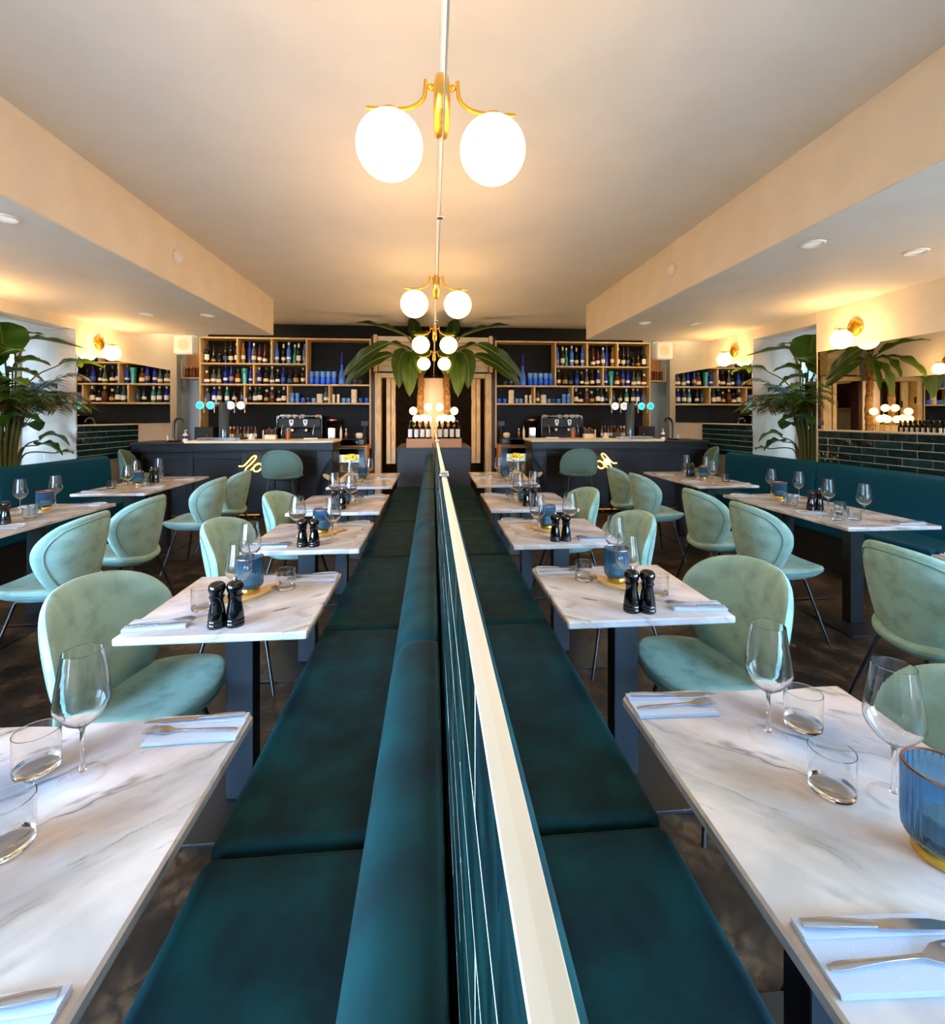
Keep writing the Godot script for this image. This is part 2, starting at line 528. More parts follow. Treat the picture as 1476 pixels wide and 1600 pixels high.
# ------------------------------------------------------------------ scene
func _ready() -> void:
	rng.seed = 7
	# camera: level, turned 4.8 degrees towards the mirror, the frame shifted down as in the cropped photograph
	var cam := Camera3D.new()
	cam.name = "camera"
	cam.projection = Camera3D.PROJECTION_FRUSTUM
	cam.keep_aspect = Camera3D.KEEP_HEIGHT
	cam.near = 0.004
	cam.far = 80.0
	cam.size = cam.near * 1600.0 / F
	cam.frustum_offset = Vector2(0.0, -148.0 / F * cam.near)
	cam.position = Vector3(0, 1.45, 0)
	cam.rotation.y = -atan(63.0 / F)
	add_child(cam)
	cam.current = true
	# sky and exposure
	var we := WorldEnvironment.new()
	we.name = "surroundings"
	var env := Environment.new()
	env.background_mode = Environment.BG_SKY
	var sky := Sky.new()
	var sm := ProceduralSkyMaterial.new()
	sm.sky_top_color = Color(0.58, 0.78, 1.0)
	sm.sky_horizon_color = Color(0.72, 0.87, 1.0)
	sm.ground_horizon_color = Color(0.55, 0.60, 0.64)
	sm.ground_bottom_color = Color(0.36, 0.38, 0.40)
	sky.sky_material = sm
	env.sky = sky
	env.background_energy_multiplier = 105.0
	env.tonemap_mode = Environment.TONE_MAPPER_LINEAR
	env.tonemap_exposure = 1.0
	env.sdfgi_enabled = true
	env.ssao_enabled = true
	env.ssil_enabled = true
	we.environment = env
	add_child(we)
	make_materials()
	build_room()
	build_benches()
	build_tables()
	build_chairs()
	build_lamps()
	build_bar()
	build_back_shelf()
	build_corner()
	build_plants()
	lay_tables()

# ------------------------------------------------------------------ room
func build_room() -> void:
	struct("floor", span(-5.1, 0.3, -0.12, 0.0, -11.2, 2.3), M.floor_stone)
	struct("ceiling", span(-5.1, 0.3, 3.13, 3.33, -11.2, 2.3), M.ceiling_white)
	# lowered ceiling along the left side, with a boxed edge
	var so := struct("ceiling_soffit", span(-4.25, -2.25, 2.62, 3.14, -7.05, 2.05, 0.004), M.wall_cream)
	part("soffit_underside", span(-4.21, -2.256, 2.617, 2.622, -7.044, 2.0), M.ceiling_white, so)
	# right wall: plaster, tiles below the mirror
	var wr := struct("wall_right", span(0.033, 0.25, 0.0, 3.2, -11.0, 2.1), M.wall_cream)
	part("grout_bed", span(0.0233, 0.034, 0.86, 1.3087, -7.0, 1.2), M.grout, wr)
	var tile := bx(Vector3.ZERO, Vector3(0.011, 0.0690, 0.2685), 0.0022)
	var flush := bx(Vector3.ZERO, Vector3(0.011, 0.0688, 0.2682), 0.0005)
	for r in 6:
		for k in 30:
			var z := 1.1 - 0.272 * k - (0.136 if r % 2 else 0.0) - 0.136
			if z - 0.134 < -7.0:
				continue
			var p := part("tile", flush, M["tile_%d" % (rng.randi() % 4)], wr, Vector3(0.0286 - rng.randf() * 0.0002, 1.3075 - 0.0735 * (r + 0.5), z))
			p.rotation = Vector3(0, rng.randf_range(-0.0012, 0.0012), rng.randf_range(-0.004, 0.004))
	# left wall with a deep window niche
	var wls := []
	for b in [[-5.0, -0.7, 0.0, 3.2], [1.8, 2.1, 0.0, 3.2], [-8.3, -6.05, 0.0, 3.2], [-6.05, -5.0, 0.0, 0.66], [-6.05, -5.0, 2.49, 3.2], [-0.7, 1.8, 0.0, 0.45], [-0.7, 1.8, 2.45, 3.2]]:
		wls.append(struct("wall_left", bx(Vector3(-4.54, (b[2] + b[3]) / 2, (b[0] + b[1]) / 2), Vector3(0.68, b[3] - b[2], b[1] - b[0])), M.wall_cream))
	for a in [[-4.965, -1.2, 0], [-7.25, -6.055, 2]]:
		var wl: Node3D = wls[a[2]]
		part("grout_bed", span(-4.2015, -4.1935, 0.90, 1.302 if a[0] > -6.0 else 1.345, a[0], a[1]), M.grout, wl)
		var top := 1.2995 if a[0] > -6.0 else 1.343
		for r in (5 if a[0] > -6.0 else 6):
			var z: float = a[0] - (0.136 if r % 2 else 0.0)
			while z < a[1] - 0.01:
				var z0 := maxf(z, a[0])
				var z1 := minf(z + 0.2685, a[1])
				if z1 - z0 > 0.02:
					var p := part("tile", tile, M["tile_%d" % (rng.randi() % 4)], wl, Vector3(-4.1955 + rng.randf() * 0.0008, top - 0.0735 * (r + 0.5), (z0 + z1) / 2))
					p.scale.z = (z1 - z0) / 0.2685
					p.rotation = Vector3(0, rng.randf_range(-0.006, 0.006), rng.randf_range(-0.012, 0.012))
				z += 0.272
	# back wall, door opening, passage behind
	var B := MB.new()
	B.box(Vector3(-2.5, 1.6, -9.0), Vector3(2.96, 3.2, 0.16))
	B.box(Vector3(-0.5, 2.70, -9.0), Vector3(1.04, 0.94, 0.16))
	struct("wall_back", B.mesh(), M.back_black)
	struct("wall_alcove", span(-5.0, -3.98, 0.0, 3.2, -9.08, -8.92), M.alcove_blue)
	struct("wall_alcove_side", span(-4.9, -4.42, 0.0, 3.2, -8.95, -8.28), M.alcove_blue)
	var C := MB.new()
	C.box(Vector3(-1.1, 1.6, -10.0), Vector3(0.12, 3.2, 1.9))
	C.box(Vector3(-0.5, 1.6, -10.95), Vector3(1.4, 3.2, 0.12))
	struct("wall_passage", C.mesh(), M.dark_brown)
	# front wall with shop windows, behind the viewer
	var W := MB.new()
	for b in [[-4.95, -4.05, 0.0, 3.2], [-2.2, 0.1, 0.0, 3.2], [-4.05, -2.2, 0.0, 0.3], [-4.05, -2.2, 2.58, 3.2]]:
		W.box(Vector3((b[0] + b[1]) / 2, (b[2] + b[3]) / 2, 2.08), Vector3(b[1] - b[0], b[3] - b[2], 0.16))
	struct("wall_front", W.mesh(), M.wall_cream)
	window("window_2", Vector3(-3.125, 1.44, 2.08), Basis(), 1.85, 2.28, 2, 2)
	window("window_3", Vector3(-4.80, 1.45, 0.55), Basis(Vector3.UP, PI / 2), 2.5, 2.0, 3, 2)
	window("window_1", Vector3(-4.84, 1.575, -5.525), Basis(Vector3.UP, PI / 2), 1.05, 1.83, 4, 7)
	# the neighbouring house across the yard behind the niche window
	struct("exterior_wall", span(-6.3, -6.0, -0.2, 5.2, -11.0, -3.0), M.yard_wall)
	# trim
	struct("trim_1", span(-1.085, -1.0, 0.0, 2.9, -8.92, -8.62), M.maroon)
	struct("trim_2", span(-0.155, 0.032, 0.0, 2.15, -8.80, -8.60, 0.004), M.pink_plaster)
	struct("trim_3", span(-0.215, -0.157, 0.0, 2.15, -8.80, -8.62), M.maroon)
	# long mirror on the right wall
	var mr := thing("wall_mirror", "long frameless wall mirror above the green tiles and the teal bench", "mirror")
	part("mirror_glass", span(DM, 0.0335, 1.311, 2.168, -8.56, 1.15), M.mirror, mr)
	part("sill", span(0.0222, 0.034, 1.3088, 1.3112, -8.56, 1.15, 0.0004), M.trim_cream, mr)
	part("top_strip", span(0.0255, 0.0338, 2.168, 2.1735, -8.56, 1.15), M.trim_cream, mr)
	for q in [[-1.72, 2.166], [-3.58, 2.166], [-5.4, 2.166], [-1.12, 1.316], [-2.74, 1.316], [-4.4, 1.316], [-6.0, 1.316]]:
		var c := MB.new()
		c.lathe(P2([0.0, -0.006, 0.008, -0.006, 0.009, -0.004, 0.009, 0.004, 0.008, 0.006, 0.0, 0.006]), 14, Vector3.ZERO, Basis(Vector3(0, 0, 1), PI / 2))
		part("clip", c.mesh(), M.chrome, mr, Vector3(DM - 0.004, q[1], q[0]))
	# mirrors on the left wall
	var ma := thing("wall_mirror", "long wall mirror above the wall-side bench, between window niche and shop front, reflecting the palm", "mirror")
	part("mirror_glass", span(-4.2, -4.186, 1.318, 2.17, -4.965, -1.2), M.mirror, ma)
	part("sill", span(-4.2, -4.176, 1.302, 1.318, -4.975, -1.2, 0.002), M.trim_cream, ma)
	part("edge_strip", span(-4.2, -4.184, 1.318, 2.17, -4.975, -4.965), M.trim_cream, ma)
	var mb := thing("wall_mirror", "shorter wall mirror between the window niche and the bar, reflecting the bottle shelves", "mirror")
	part("mirror_glass", span(-4.2, -4.186, 1.362, 2.205, -8.08, -6.06), M.mirror, mb)
	part("sill", span(-4.2, -4.176, 1.345, 1.362, -7.27, -6.055, 0.002), M.trim_cream, mb)
	# recessed ceiling lights and two wall sensors
	var ring := turned([0.052, -0.004, 0.062, -0.012, 0.072, -0.009, 0.075, 0.0], 28)
	var disc := turned([0.0, -0.003, 0.052, -0.003], 28)
	var where := [[-2.49, -3.02, "nearer the boxed ceiling edge, above the aisle"], [-3.34, -3.11, "nearer the wall-side bench, above the second wall-side table"], [-3.22, -5.73, "nearer the window niche, above the far wall-side table"], [-2.56, -5.73, "beside the boxed ceiling edge, in front of the bar"]]
	for w in where:
		var d := thing("ceiling_spotlight", "round white recessed ceiling spotlight " + w[2], "spotlight", Vector3(w[0], 2.618, w[1]), 0.0, "recessed ceiling spotlights")
		part("trim_ring", ring, M.white_matt, d)
		part("lens", disc, M.spot_glow, d)
	for k in 2:
		var bd := thing("ceiling_spotlight", "recessed ceiling spotlight over the bar work aisle, " + nth(k) + " from the wall", "spotlight", Vector3(-3.85 + 0.65 * k, 3.128, -7.85), 0.0, "recessed ceiling spotlights")
		part("trim_ring", ring, M.white_matt, bd)
		part("lens", disc, M.passage_glow, bd)
		omni(bd, Vector3(0, -0.05, 0), 0.40, 0.05, Color(1.0, 0.88, 0.70))
	var pd := thing("ceiling_spotlight", "recessed ceiling spotlight in the passage behind the palm", "spotlight", Vector3(-0.45, 3.128, -9.6), 0.0, "recessed ceiling spotlights")
	part("trim_ring", ring, M.white_matt, pd)
	part("lens", disc, M.passage_glow, pd)
	omni(pd, Vector3(0, -0.05, 0), 0.25, 0.05, Color(1.0, 0.86, 0.66))
	var se := thing("ceiling_sensor", "small round white sensor on the side of the boxed ceiling edge", "sensor", Vector3(-2.248, 2.865, -4.44))
	var sm := MB.new()
	sm.lathe(P2([0.06, 0.0, 0.06, 0.012, 0.05, 0.03, 0.03, 0.042, 0.0, 0.046]), 24, Vector3.ZERO, Basis(Vector3(0, 0, 1), -PI / 2))
	part("body", sm.mesh(), M.white_matt, se)
	var sg := MB.new()
	sg.lathe(P2([0.066, 0.0, 0.066, 0.008, 0.06, 0.01]), 24, Vector3.ZERO, Basis(Vector3(0, 0, 1), -PI / 2))
	part("mount_ring", sg.mesh(), M.white_gloss, se)

func window(called: String, c: Vector3, B: Basis, w: float, h: float, nx: int, ny: int) -> void:
	var fr := MB.new()
	for s in [-1.0, 1.0]:
		fr.box(c + B * Vector3(s * (w / 2 - 0.03), 0, 0), Vector3(0.06, h, 0.07), 0.004, B)
		fr.box(c + B * Vector3(0, s * (h / 2 - 0.03), 0), Vector3(w - 0.12, 0.06, 0.07), 0.004, B)
	var o := struct(called, fr.mesh(), M.white_matt)
	var pw := (w - 0.12) / nx
	var ph := (h - 0.12) / ny
	for i in range(1, nx):
		var b := MB.new()
		b.box(c + B * Vector3(-w / 2 + 0.06 + pw * i, 0, 0), Vector3(0.018, h - 0.12, 0.03), 0.003, B)
		part("muntin", b.mesh(), M.white_matt, o)
	for j in range(1, ny):
		var b := MB.new()
		b.box(c + B * Vector3(0, -h / 2 + 0.06 + ph * j, 0), Vector3(w - 0.12, 0.018, 0.028), 0.003, B)
		part("muntin", b.mesh(), M.white_matt, o)
	for i in nx:
		for j in ny:
			var g := MB.new()
			g.box(c + B * Vector3(-w / 2 + 0.06 + pw * (i + 0.5), -h / 2 + 0.06 + ph * (j + 0.5), 0), Vector3(pw - 0.016, ph - 0.016, 0.004), 0.0, B)
			part("pane", g.mesh(), M.window_glass, o)

# ------------------------------------------------------------------ benches
func round_box(m: MB, c: Vector3, s: Vector3, r: float, puff := 0.0) -> void:
	var h := s * 0.5
	var ax := [Vector3(1, 0, 0), Vector3(0, 1, 0), Vector3(0, 0, 1)]
	for k in 3:
		var i := (k + 1) % 3
		var j := (k + 2) % 3
		for sg in [-1.0, 1.0]:
			var ci := _coords(h[i], r)
			var cj := _coords(h[j], r)
			var P := []
			var N := []
			for a in ci:
				var rp := []
				var rn := []
				for b in cj:
					var p: Vector3 = ax[k] * h[k] * sg + ax[i] * a + ax[j] * b
					var q := p.clamp(-(h - Vector3.ONE * r), h - Vector3.ONE * r)
					var d := (p - q).normalized()
					var pos := q + d * r
					if k == 1:
						pos += ax[k] * sg * puff * (1.0 - pow(a / h[i], 4)) * (1.0 - pow(b / h[j], 4))
					rp.append(c + pos)
					rn.append(d)
				P.append(rp)
				N.append(rn)
			for a in ci.size() - 1:
				for b in cj.size() - 1:
					m.tri(P[a][b], P[a + 1][b], P[a + 1][b + 1], N[a][b], N[a + 1][b], N[a + 1][b + 1])
					m.tri(P[a][b], P[a + 1][b + 1], P[a][b + 1], N[a][b], N[a + 1][b + 1], N[a][b + 1])

func _coords(h: float, r: float) -> Array:
	var out := []
	for t in [1.0, 0.62, 0.3, 0.0]:
		out.append(-(h - r) - r * t)
	for k in range(1, 8):
		out.append(lerpf(-(h - r), h - r, k / 8.0))
	for t in [0.0, 0.3, 0.62, 1.0]:
		out.append((h - r) + r * t)
	return out

# a bench unit against a wall at x = 0.033, its front towards -x, from z = 0 to z = -len
func bench(label: String, length: float, m: Material, at: Vector3, turn: float, top: float, group: String) -> void:
	var t := thing("bench_unit", label, "bench", at, turn, group)
	var s := MB.new()
	round_box(s, Vector3(-0.30, 0.40, -length / 2), Vector3(0.43, 0.13, length - 0.003), 0.035, 0.008)
	part("seat_cushion", s.mesh(), m, t)
	var pr := curve2(P2([0.016, 0.45, 0.016, 0.70, 0.016, top - 0.03, 0.004, top - 0.004, -0.032, top, -0.066, top - 0.012, -0.088, top - 0.05, -0.103, top - 0.16, -0.120, 0.62, -0.135, 0.50, -0.125, 0.43, -0.05, 0.42]), 4, true)
	var cen := Vector2(-0.05, 0.68)
	var zs := [0.0, 0.003, 0.008, 0.016, 0.03, 0.05, 0.10]
	var full := []
	for z in zs:
		full.append(z)
	for k in range(1, 10):
		full.append(lerpf(0.10, length - 0.10, k / 10.0))
	for k in zs.size():
		full.append(length - zs[zs.size() - 1 - k])
	var b := MB.new()
	var nv := full.size() - 1
	var f := func(u: float, v: float) -> Vector3:
		var z: float = full[roundi(v * nv)]
		var e: float = minf(z, length - z)
		var ins := 0.0
		if e < 0.05:
			ins = 0.022 * (1.0 - sqrt(1.0 - pow(1.0 - e / 0.05, 2.0)))
		var p := pr[roundi(u * pr.size()) % pr.size()]
		var d := p - cen
		var q := cen + d * (1.0 - ins / maxf(d.length(), 0.06))
		if p.x > 0.01:
			q.x = p.x - ins * 0.2
		return Vector3(q.x, q.y, -clampf(z, 0.0015, length - 0.0015))
	b.sheet(f, pr.size(), nv, -1.0)
	for e in [0, nv]:
		var zz: float = -full[e]
		for k in pr.size():
			b.tri(Vector3(cen.x, cen.y, zz), f.call(float(k) / pr.size(), float(e) / nv), f.call(float(k + 1) / pr.size(), float(e) / nv), Vector3(0, 0, 1.0 if e == 0 else -1.0), Vector3(0, 0, 1.0 if e == 0 else -1.0), Vector3(0, 0, 1.0 if e == 0 else -1.0))
	part("backrest", b.mesh(), m, t)
	part("plinth", span(-0.46, 0.02, 0.0, 0.335, -0.002, -length + 0.002, 0.004), M.black_matt, t)

func build_benches() -> void:
	var beside := ["running out under the viewer", "beside the front marble table", "beside the second bench-side table", "beside the third bench-side table", "beside the fourth bench-side table", "beside the long fifth bench-side table", "ending against the grey lamp cabinet"]
	for k in 7:
		bench("teal velvet bench section under the long mirror, " + beside[k], 1.15, M.teal_velvet, Vector3(0, 0, 1.165 - 1.15 * k), 0.0, 0.94, "teal bench under the long mirror")
	var by := ["next to the bar", "below the window niche", "behind the second wall-side table", "nearest the shop front"]
	for k in 4:
		bench("dark blue-green bench section along the left wall, " + by[k], 1.6, M.navy_leather, Vector3(-4.152, 0, -6.45 + 1.6 * k), PI, 0.965, "bench along the left wall")

# ------------------------------------------------------------------ tables
func table(label: String, x0: float, x1: float, z0: float, z1: float, cols: Array, mk: int, steel: Material) -> void:
	var cx := (x0 + x1) / 2
	var cz := (z0 + z1) / 2
	var t := thing("dining_table", label, "table", Vector3(cx, 0, cz), 0.0, "marble-topped dining tables")
	var top := MB.new()
	top.box(Vector3(0, 0.737, 0), Vector3(x1 - x0, 0.026, z1 - z0), 0.005)
	part("marble_top", top.mesh(), M["marble_%d" % mk], t)
	for c in cols:
		part("column", bx(Vector3(c[0] - cx, 0.363, c[1] - cz), Vector3(0.10, 0.698, 0.075), 0.003), steel, t)
		part("top_bracket", bx(Vector3(c[0] - cx, 0.719, c[1] - cz), Vector3(0.40, 0.010, 0.30), 0.002), M.dark_steel, t)
	for c in cols:
		part("base_plate", bx(Vector3(c[0] - cx, 0.007, c[1] - cz), Vector3(0.42, 0.014, 0.45), 0.003), M.dark_steel, t)

func build_tables() -> void:
	table("front marble table by the bench, nearest of all", -1.0, -0.42, -1.172, -0.45, [[-0.725, -0.91]], 0, M.blue_steel)
	table("second marble table along the bench, with salt and pepper mills on its near edge", -1.01, -0.405, -2.20, -1.605, [[-0.722, -1.91]], 1, M.blue_steel)
	table("third marble table along the bench, a wooden board at its middle", -1.0, -0.385, -3.25, -2.59, [[-0.735, -2.93]], 2, M.blue_steel)
	table("fourth marble table along the bench, one dark mill pair on its near edge", -1.07, -0.385, -4.40, -3.60, [[-0.735, -4.0]], 0, M.blue_steel)
	table("long fifth marble table along the bench, carrying the yellow flower", -1.06, -0.40, -6.10, -4.90, [[-0.735, -5.2], [-0.735, -5.8]], 1, M.blue_steel)
	table("far marble table on the left side, next to the bar", -3.29, -2.64, -5.95, -4.66, [[-2.96, -5.0], [-2.96, -5.6]], 2, M.dark_steel)
	table("long marble table on the left side, in front of the window niche", -3.22, -2.57, -4.15, -2.83, [[-2.90, -3.15], [-2.90, -3.8]], 0, M.dark_steel)
	table("nearest marble table on the left side", -3.18, -2.48, -2.25, -0.95, [[-2.85, -1.3], [-2.85, -1.9]], 1, M.dark_steel)

# ------------------------------------------------------------------ chairs
func shell_back(outline: PackedVector2Array, yc: float, y_low: float, lean0: float, lean: float, wrap: float, wmax: float, thick: float) -> Array:
	# two mirrored halves of the outline give a closed rim; returns [mesh, seam mesh]
	var half := curve2(outline, 5)
	var rim := PackedVector2Array()
	for p in half:
		rim.append(p)
	for k in range(half.size() - 2, 0, -1):
		rim.append(Vector2(-half[k].x, half[k].y))
	var nr := rim.size()
	var pos := func(x: float, y: float, off: float) -> Vector3:
		var a := clampf((y - y_low) / 0.5, 0.0, 1.1)
		var z := -lean0 - lean * pow(a, 0.9) + wrap * pow(absf(x) / wmax, 2.1)
		var nz := Vector3(-wrap * 2.1 * pow(absf(x) / wmax, 1.1) / wmax * signf(x), lean * 1.6, 1.0).normalized()
		return Vector3(x, y, z) + nz * off
	var rho := [0.0, 0.2, 0.4, 0.6, 0.75, 0.86, 0.93, 0.97, 0.99, 1.0]
	var b := MB.new()
	for side in [1.0, -1.0]:
		var f := func(u: float, v: float) -> Vector3:
			var r: float = rho[roundi(v * 9)]
			var p := rim[roundi(u * nr) % nr]
			var x := p.x * r
			var y := yc + (p.y - yc) * r
			var h := thick * sqrt(maxf(0.0, 1.0 - pow(r, 7.0)))
			if side < 0.0 and r > 0.84 and r < 0.90:
				h -= 0.007
			return pos.call(x, y, h * side)
		b.sheet(f, nr, 9, -side)
	var sp := PackedVector3Array()
	for k in nr + 1:
		var p := rim[k % nr]
		var r := 0.865
		sp.append(pos.call(p.x * r, yc + (p.y - yc) * r, -(thick * sqrt(1.0 - pow(r, 7.0)) - 0.004)))
	var s := MB.new()
	s.tube(sp, 0.0045, 6, false)
	return [b.mesh(), s.mesh()]

func shell_seat(outline: PackedVector2Array, y0: float, dish: float, front: float, thick: float) -> Array:
	var half := curve2(outline, 5)
	var rim := PackedVector2Array()
	for p in half:
		rim.append(p)
	for k in range(half.size() - 2, 0, -1):
		rim.append(Vector2(-half[k].x, half[k].y))
	var nr := rim.size()
	var rho := [0.0, 0.25, 0.5, 0.7, 0.85, 0.94, 0.98, 1.0]
	var base := func(x: float, z: float) -> float:
		return y0 + dish * pow(absf(x) / 0.26, 2.0) + front * pow(maxf(z, 0.0) / 0.28, 2.0)
	var b := MB.new()
	for side in [1.0, -1.0]:
		var f := func(u: float, v: float) -> Vector3:
			var r: float = rho[roundi(v * 7)]
			var p := rim[roundi(u * nr) % nr] * r
			var h := thick * sqrt(maxf(0.0, 1.0 - pow(r, 5.0))) * (0.7 if side > 0.0 else 1.0)
			return Vector3(p.x, base.call(p.x, p.y) + h * side, p.y)
		b.sheet(f, nr, 7, side)
	var sp := PackedVector3Array()
	for k in nr + 1:
		var p := rim[k % nr] * 0.985
		sp.append(Vector3(p.x, base.call(p.x, p.y) - 0.014, p.y))
	var s := MB.new()
	s.tube(sp, 0.004, 6, false)
	return [b.mesh(), s.mesh()]

func make_chair(label: String, at: Vector3, turn: float, group: String) -> Node3D:
	var t := thing("velvet_chair", label, "chair", at, turn, group)
	if not S.has("chair_back"):
		S.chair_back = shell_back(P2([0.0, 0.385, 0.10, 0.395, 0.185, 0.455, 0.245, 0.56, 0.278, 0.67, 0.268, 0.755, 0.215, 0.825, 0.12, 0.862, 0.0, 0.872]), 0.64, 0.38, 0.125, 0.100, 0.145, 0.28, 0.029)
		S.chair_seat = shell_seat(P2([0.0, -0.18, 0.12, -0.17, 0.205, -0.11, 0.245, -0.01, 0.252, 0.10, 0.225, 0.195, 0.14, 0.255, 0.0, 0.275]), 0.420, 0.055, 0.035, 0.052)
		for k in 4:
			var sx := -1.0 if k % 2 == 0 else 1.0
			var sz := -1.0 if k < 2 else 1.0
			var l := MB.new()
			l.tube(P3([sx * 0.10, 0.405, sz * 0.10, sx * 0.15, 0.385, sz * 0.13, sx * 0.24, 0.0, sz * 0.225]), [0.011, 0.011, 0.0075], 8)
			S["chair_leg_%d" % k] = l.mesh()
	var bk := part("backrest", S.chair_back[0], M.sage_velvet, t)
	part("piping", S.chair_back[1], M.sage_seam, bk)
	var st := part("seat", S.chair_seat[0], M.sage_velvet, t)
	part("piping", S.chair_seat[1], M.sage_seam, st)
	for k in 4:
		part("leg", S["chair_leg_%d" % k], M.dark_steel, t)
	return t

func build_chairs() -> void:
	var g1 := "chairs facing the bench"
	var c0 := make_chair("sage green velvet shell chair drawn up to the front marble table", Vector3(-1.05, 0, -0.90), PI / 2, g1)
	dup(c0, "sage green velvet shell chair at the second bench-side table, wine glass before it", Vector3(-1.055, 0, -1.81), PI / 2 - 0.10)
	dup(c0, "sage green velvet shell chair at the third bench-side table", Vector3(-1.035, 0, -2.83), PI / 2 - 0.05)
	dup(c0, "sage green velvet shell chair at the fourth bench-side table, in front of the bar stool", Vector3(-1.05, 0, -3.83), PI / 2 - 0.1)
	var g2 := "chairs facing the wall-side bench"
	var rows := [[-1.36, "near chair of the nearest left table"], [-2.02, "far chair of the nearest left table"], [-3.10, "near chair of the long left table"], [-3.74, "far chair of the long left table"], [-4.84, "near chair, left table by the bar"], [-5.48, "far chair, left table by the bar"]]
	for r in rows:
		var c := dup(c0, "sage velvet shell chair, back to the aisle, " + r[1], Vector3(-2.245, 0, r[0]), -PI / 2 + rng.randf_range(-0.06, 0.06))
		c.set_meta("group", g2)
	# bar stool, its back to the room
	var t := thing("bar_stool", "tall grey-green upholstered bar stool with thin black legs in front of the bar", "stool", Vector3(-1.98, 0, -6.62), PI)
	var sb := shell_back(P2([0.0, 0.635, 0.14, 0.64, 0.235, 0.66, 0.268, 0.74, 0.262, 0.85, 0.215, 0.95, 0.12, 1.01, 0.0, 1.028]), 0.82, 0.63, 0.17, 0.05, 0.12, 0.27, 0.024)
	part("piping", sb[1], M.stool_green, part("backrest", sb[0], M.stool_green, t))
	var ss := shell_seat(P2([0.0, -0.20, 0.14, -0.185, 0.22, -0.10, 0.24, 0.02, 0.22, 0.14, 0.14, 0.22, 0.0, 0.245]), 0.655, 0.02, 0.0, 0.04)
	part("seat", ss[0], M.stool_green, t)
	for k in 4:
		var sx := -1.0 if k % 2 == 0 else 1.0
		var sz := -1.0 if k < 2 else 1.0
		var l := MB.new()
		l.tube(P3([sx * 0.15, 0.63, sz * 0.13, sx * 0.23, 0.0, sz * 0.21]), [0.012, 0.009], 8)
		part("leg", l.mesh(), M.dark_steel, t)
	var fr := MB.new()
	fr.tube(P3([-0.205, 0.2, -0.185, 0.205, 0.2, -0.185, 0.205, 0.2, 0.185, -0.205, 0.2, 0.185, -0.205, 0.2, -0.185]), 0.008, 6)
	part("footrest", fr.mesh(), M.dark_steel, t)
	dup(t, "tall grey-green upholstered bar stool in the corner between bench and bar, turned sideways", Vector3(-3.90, 0, -6.765), PI / 2 + 0.3)

# ------------------------------------------------------------------ lamps
func omni(parent: Node3D, at: Vector3, e: float, size: float, c := Color(1.0, 0.78, 0.50)) -> void:
	var o := OmniLight3D.new()
	o.name = "bulb_light"
	o.light_color = c
	o.light_energy = e
	o.light_size = size
	o.omni_range = 14.0
	o.omni_attenuation = 2.0
	o.shadow_enabled = true
	o.position = at
	parent.add_child(o, true)

# origin on the wall face, at the middle of the round plate; the arm and globe stand out towards -x
func sconce(label: String, at: Vector3, turn: float, e: float) -> void:
	var t := thing("globe_sconce", label, "wall lamp", at, turn, "brass globe wall lamps")
	if not S.has("sconce_plate"):
		var p := MB.new()
		p.lathe(P2([0.0, 0.030, 0.055, 0.029, 0.078, 0.024, 0.085, 0.016, 0.086, 0.0]), 32, Vector3.ZERO, Basis(Vector3(0, 0, 1), PI / 2))
		S.sconce_plate = p.mesh()
		var k := MB.new()
		k.ball(Vector3(-0.036, 0.058, 0), 0.0105, 14)
		k.tube(P3([-0.02, 0.058, 0, -0.052, 0.058, 0]), 0.0045, 8)
		S.sconce_knob = k.mesh()
		var a := MB.new()
		a.tube(curve3(P3([-0.052, 0.078, 0, -0.053, 0.055, 0, -0.058, 0.025, 0, -0.078, 0.003, 0, -0.11, -0.010, 0, -0.16, -0.014, 0, -0.225, -0.014, 0]), 6), 0.0062, 10)
		S.sconce_arm = a.mesh()
		var g := MB.new()
		g.ball(Vector3.ZERO, 0.098, 32, 1.0)
		S.globe = g.mesh()
		S.sconce_collar = turned([0.0, -0.008, 0.03, -0.008, 0.032, 0.0, 0.03, 0.006, 0.012, 0.010, 0.0, 0.010], 20)
	part("wall_plate", S.sconce_plate, M.brass, t)
	part("knob", S.sconce_knob, M.brass, t)
	part("arm", S.sconce_arm, M.brass, t)
	part("collar", S.sconce_collar, M.brass, t, Vector3(-0.158, -0.026, 0))
	part("globe_bulb", S.globe, M.globe_glow, t, Vector3(-0.158, -0.122, 0))
	omni(t, Vector3(-0.158, -0.122, 0), e, 0.09)

func build_lamps() -> void:
	var words := ["nearest one above the long mirror", "second above the long mirror", "third above the long mirror", "fourth above the long mirror, by the palm"]
	var zs := [-1.43, -3.41, -5.32, -7.22]
	for k in 4:
		sconce("white globe wall lamp on curved brass arm, " + words[k], Vector3(0.033, 2.372, zs[k]), 0.0, 0.75)
	sconce("white globe wall lamp on the left wall between window niche and bar", Vector3(-4.199, 2.385, -6.44), PI, 0.75)
	sconce("white globe wall lamp on the left wall, near side of the window niche", Vector3(-4.199, 2.355, -4.50), PI, 0.75)
	sconce("white globe wall lamp on the left wall above the nearest wall-side table", Vector3(-4.199, 2.355, -2.58), PI, 0.75)

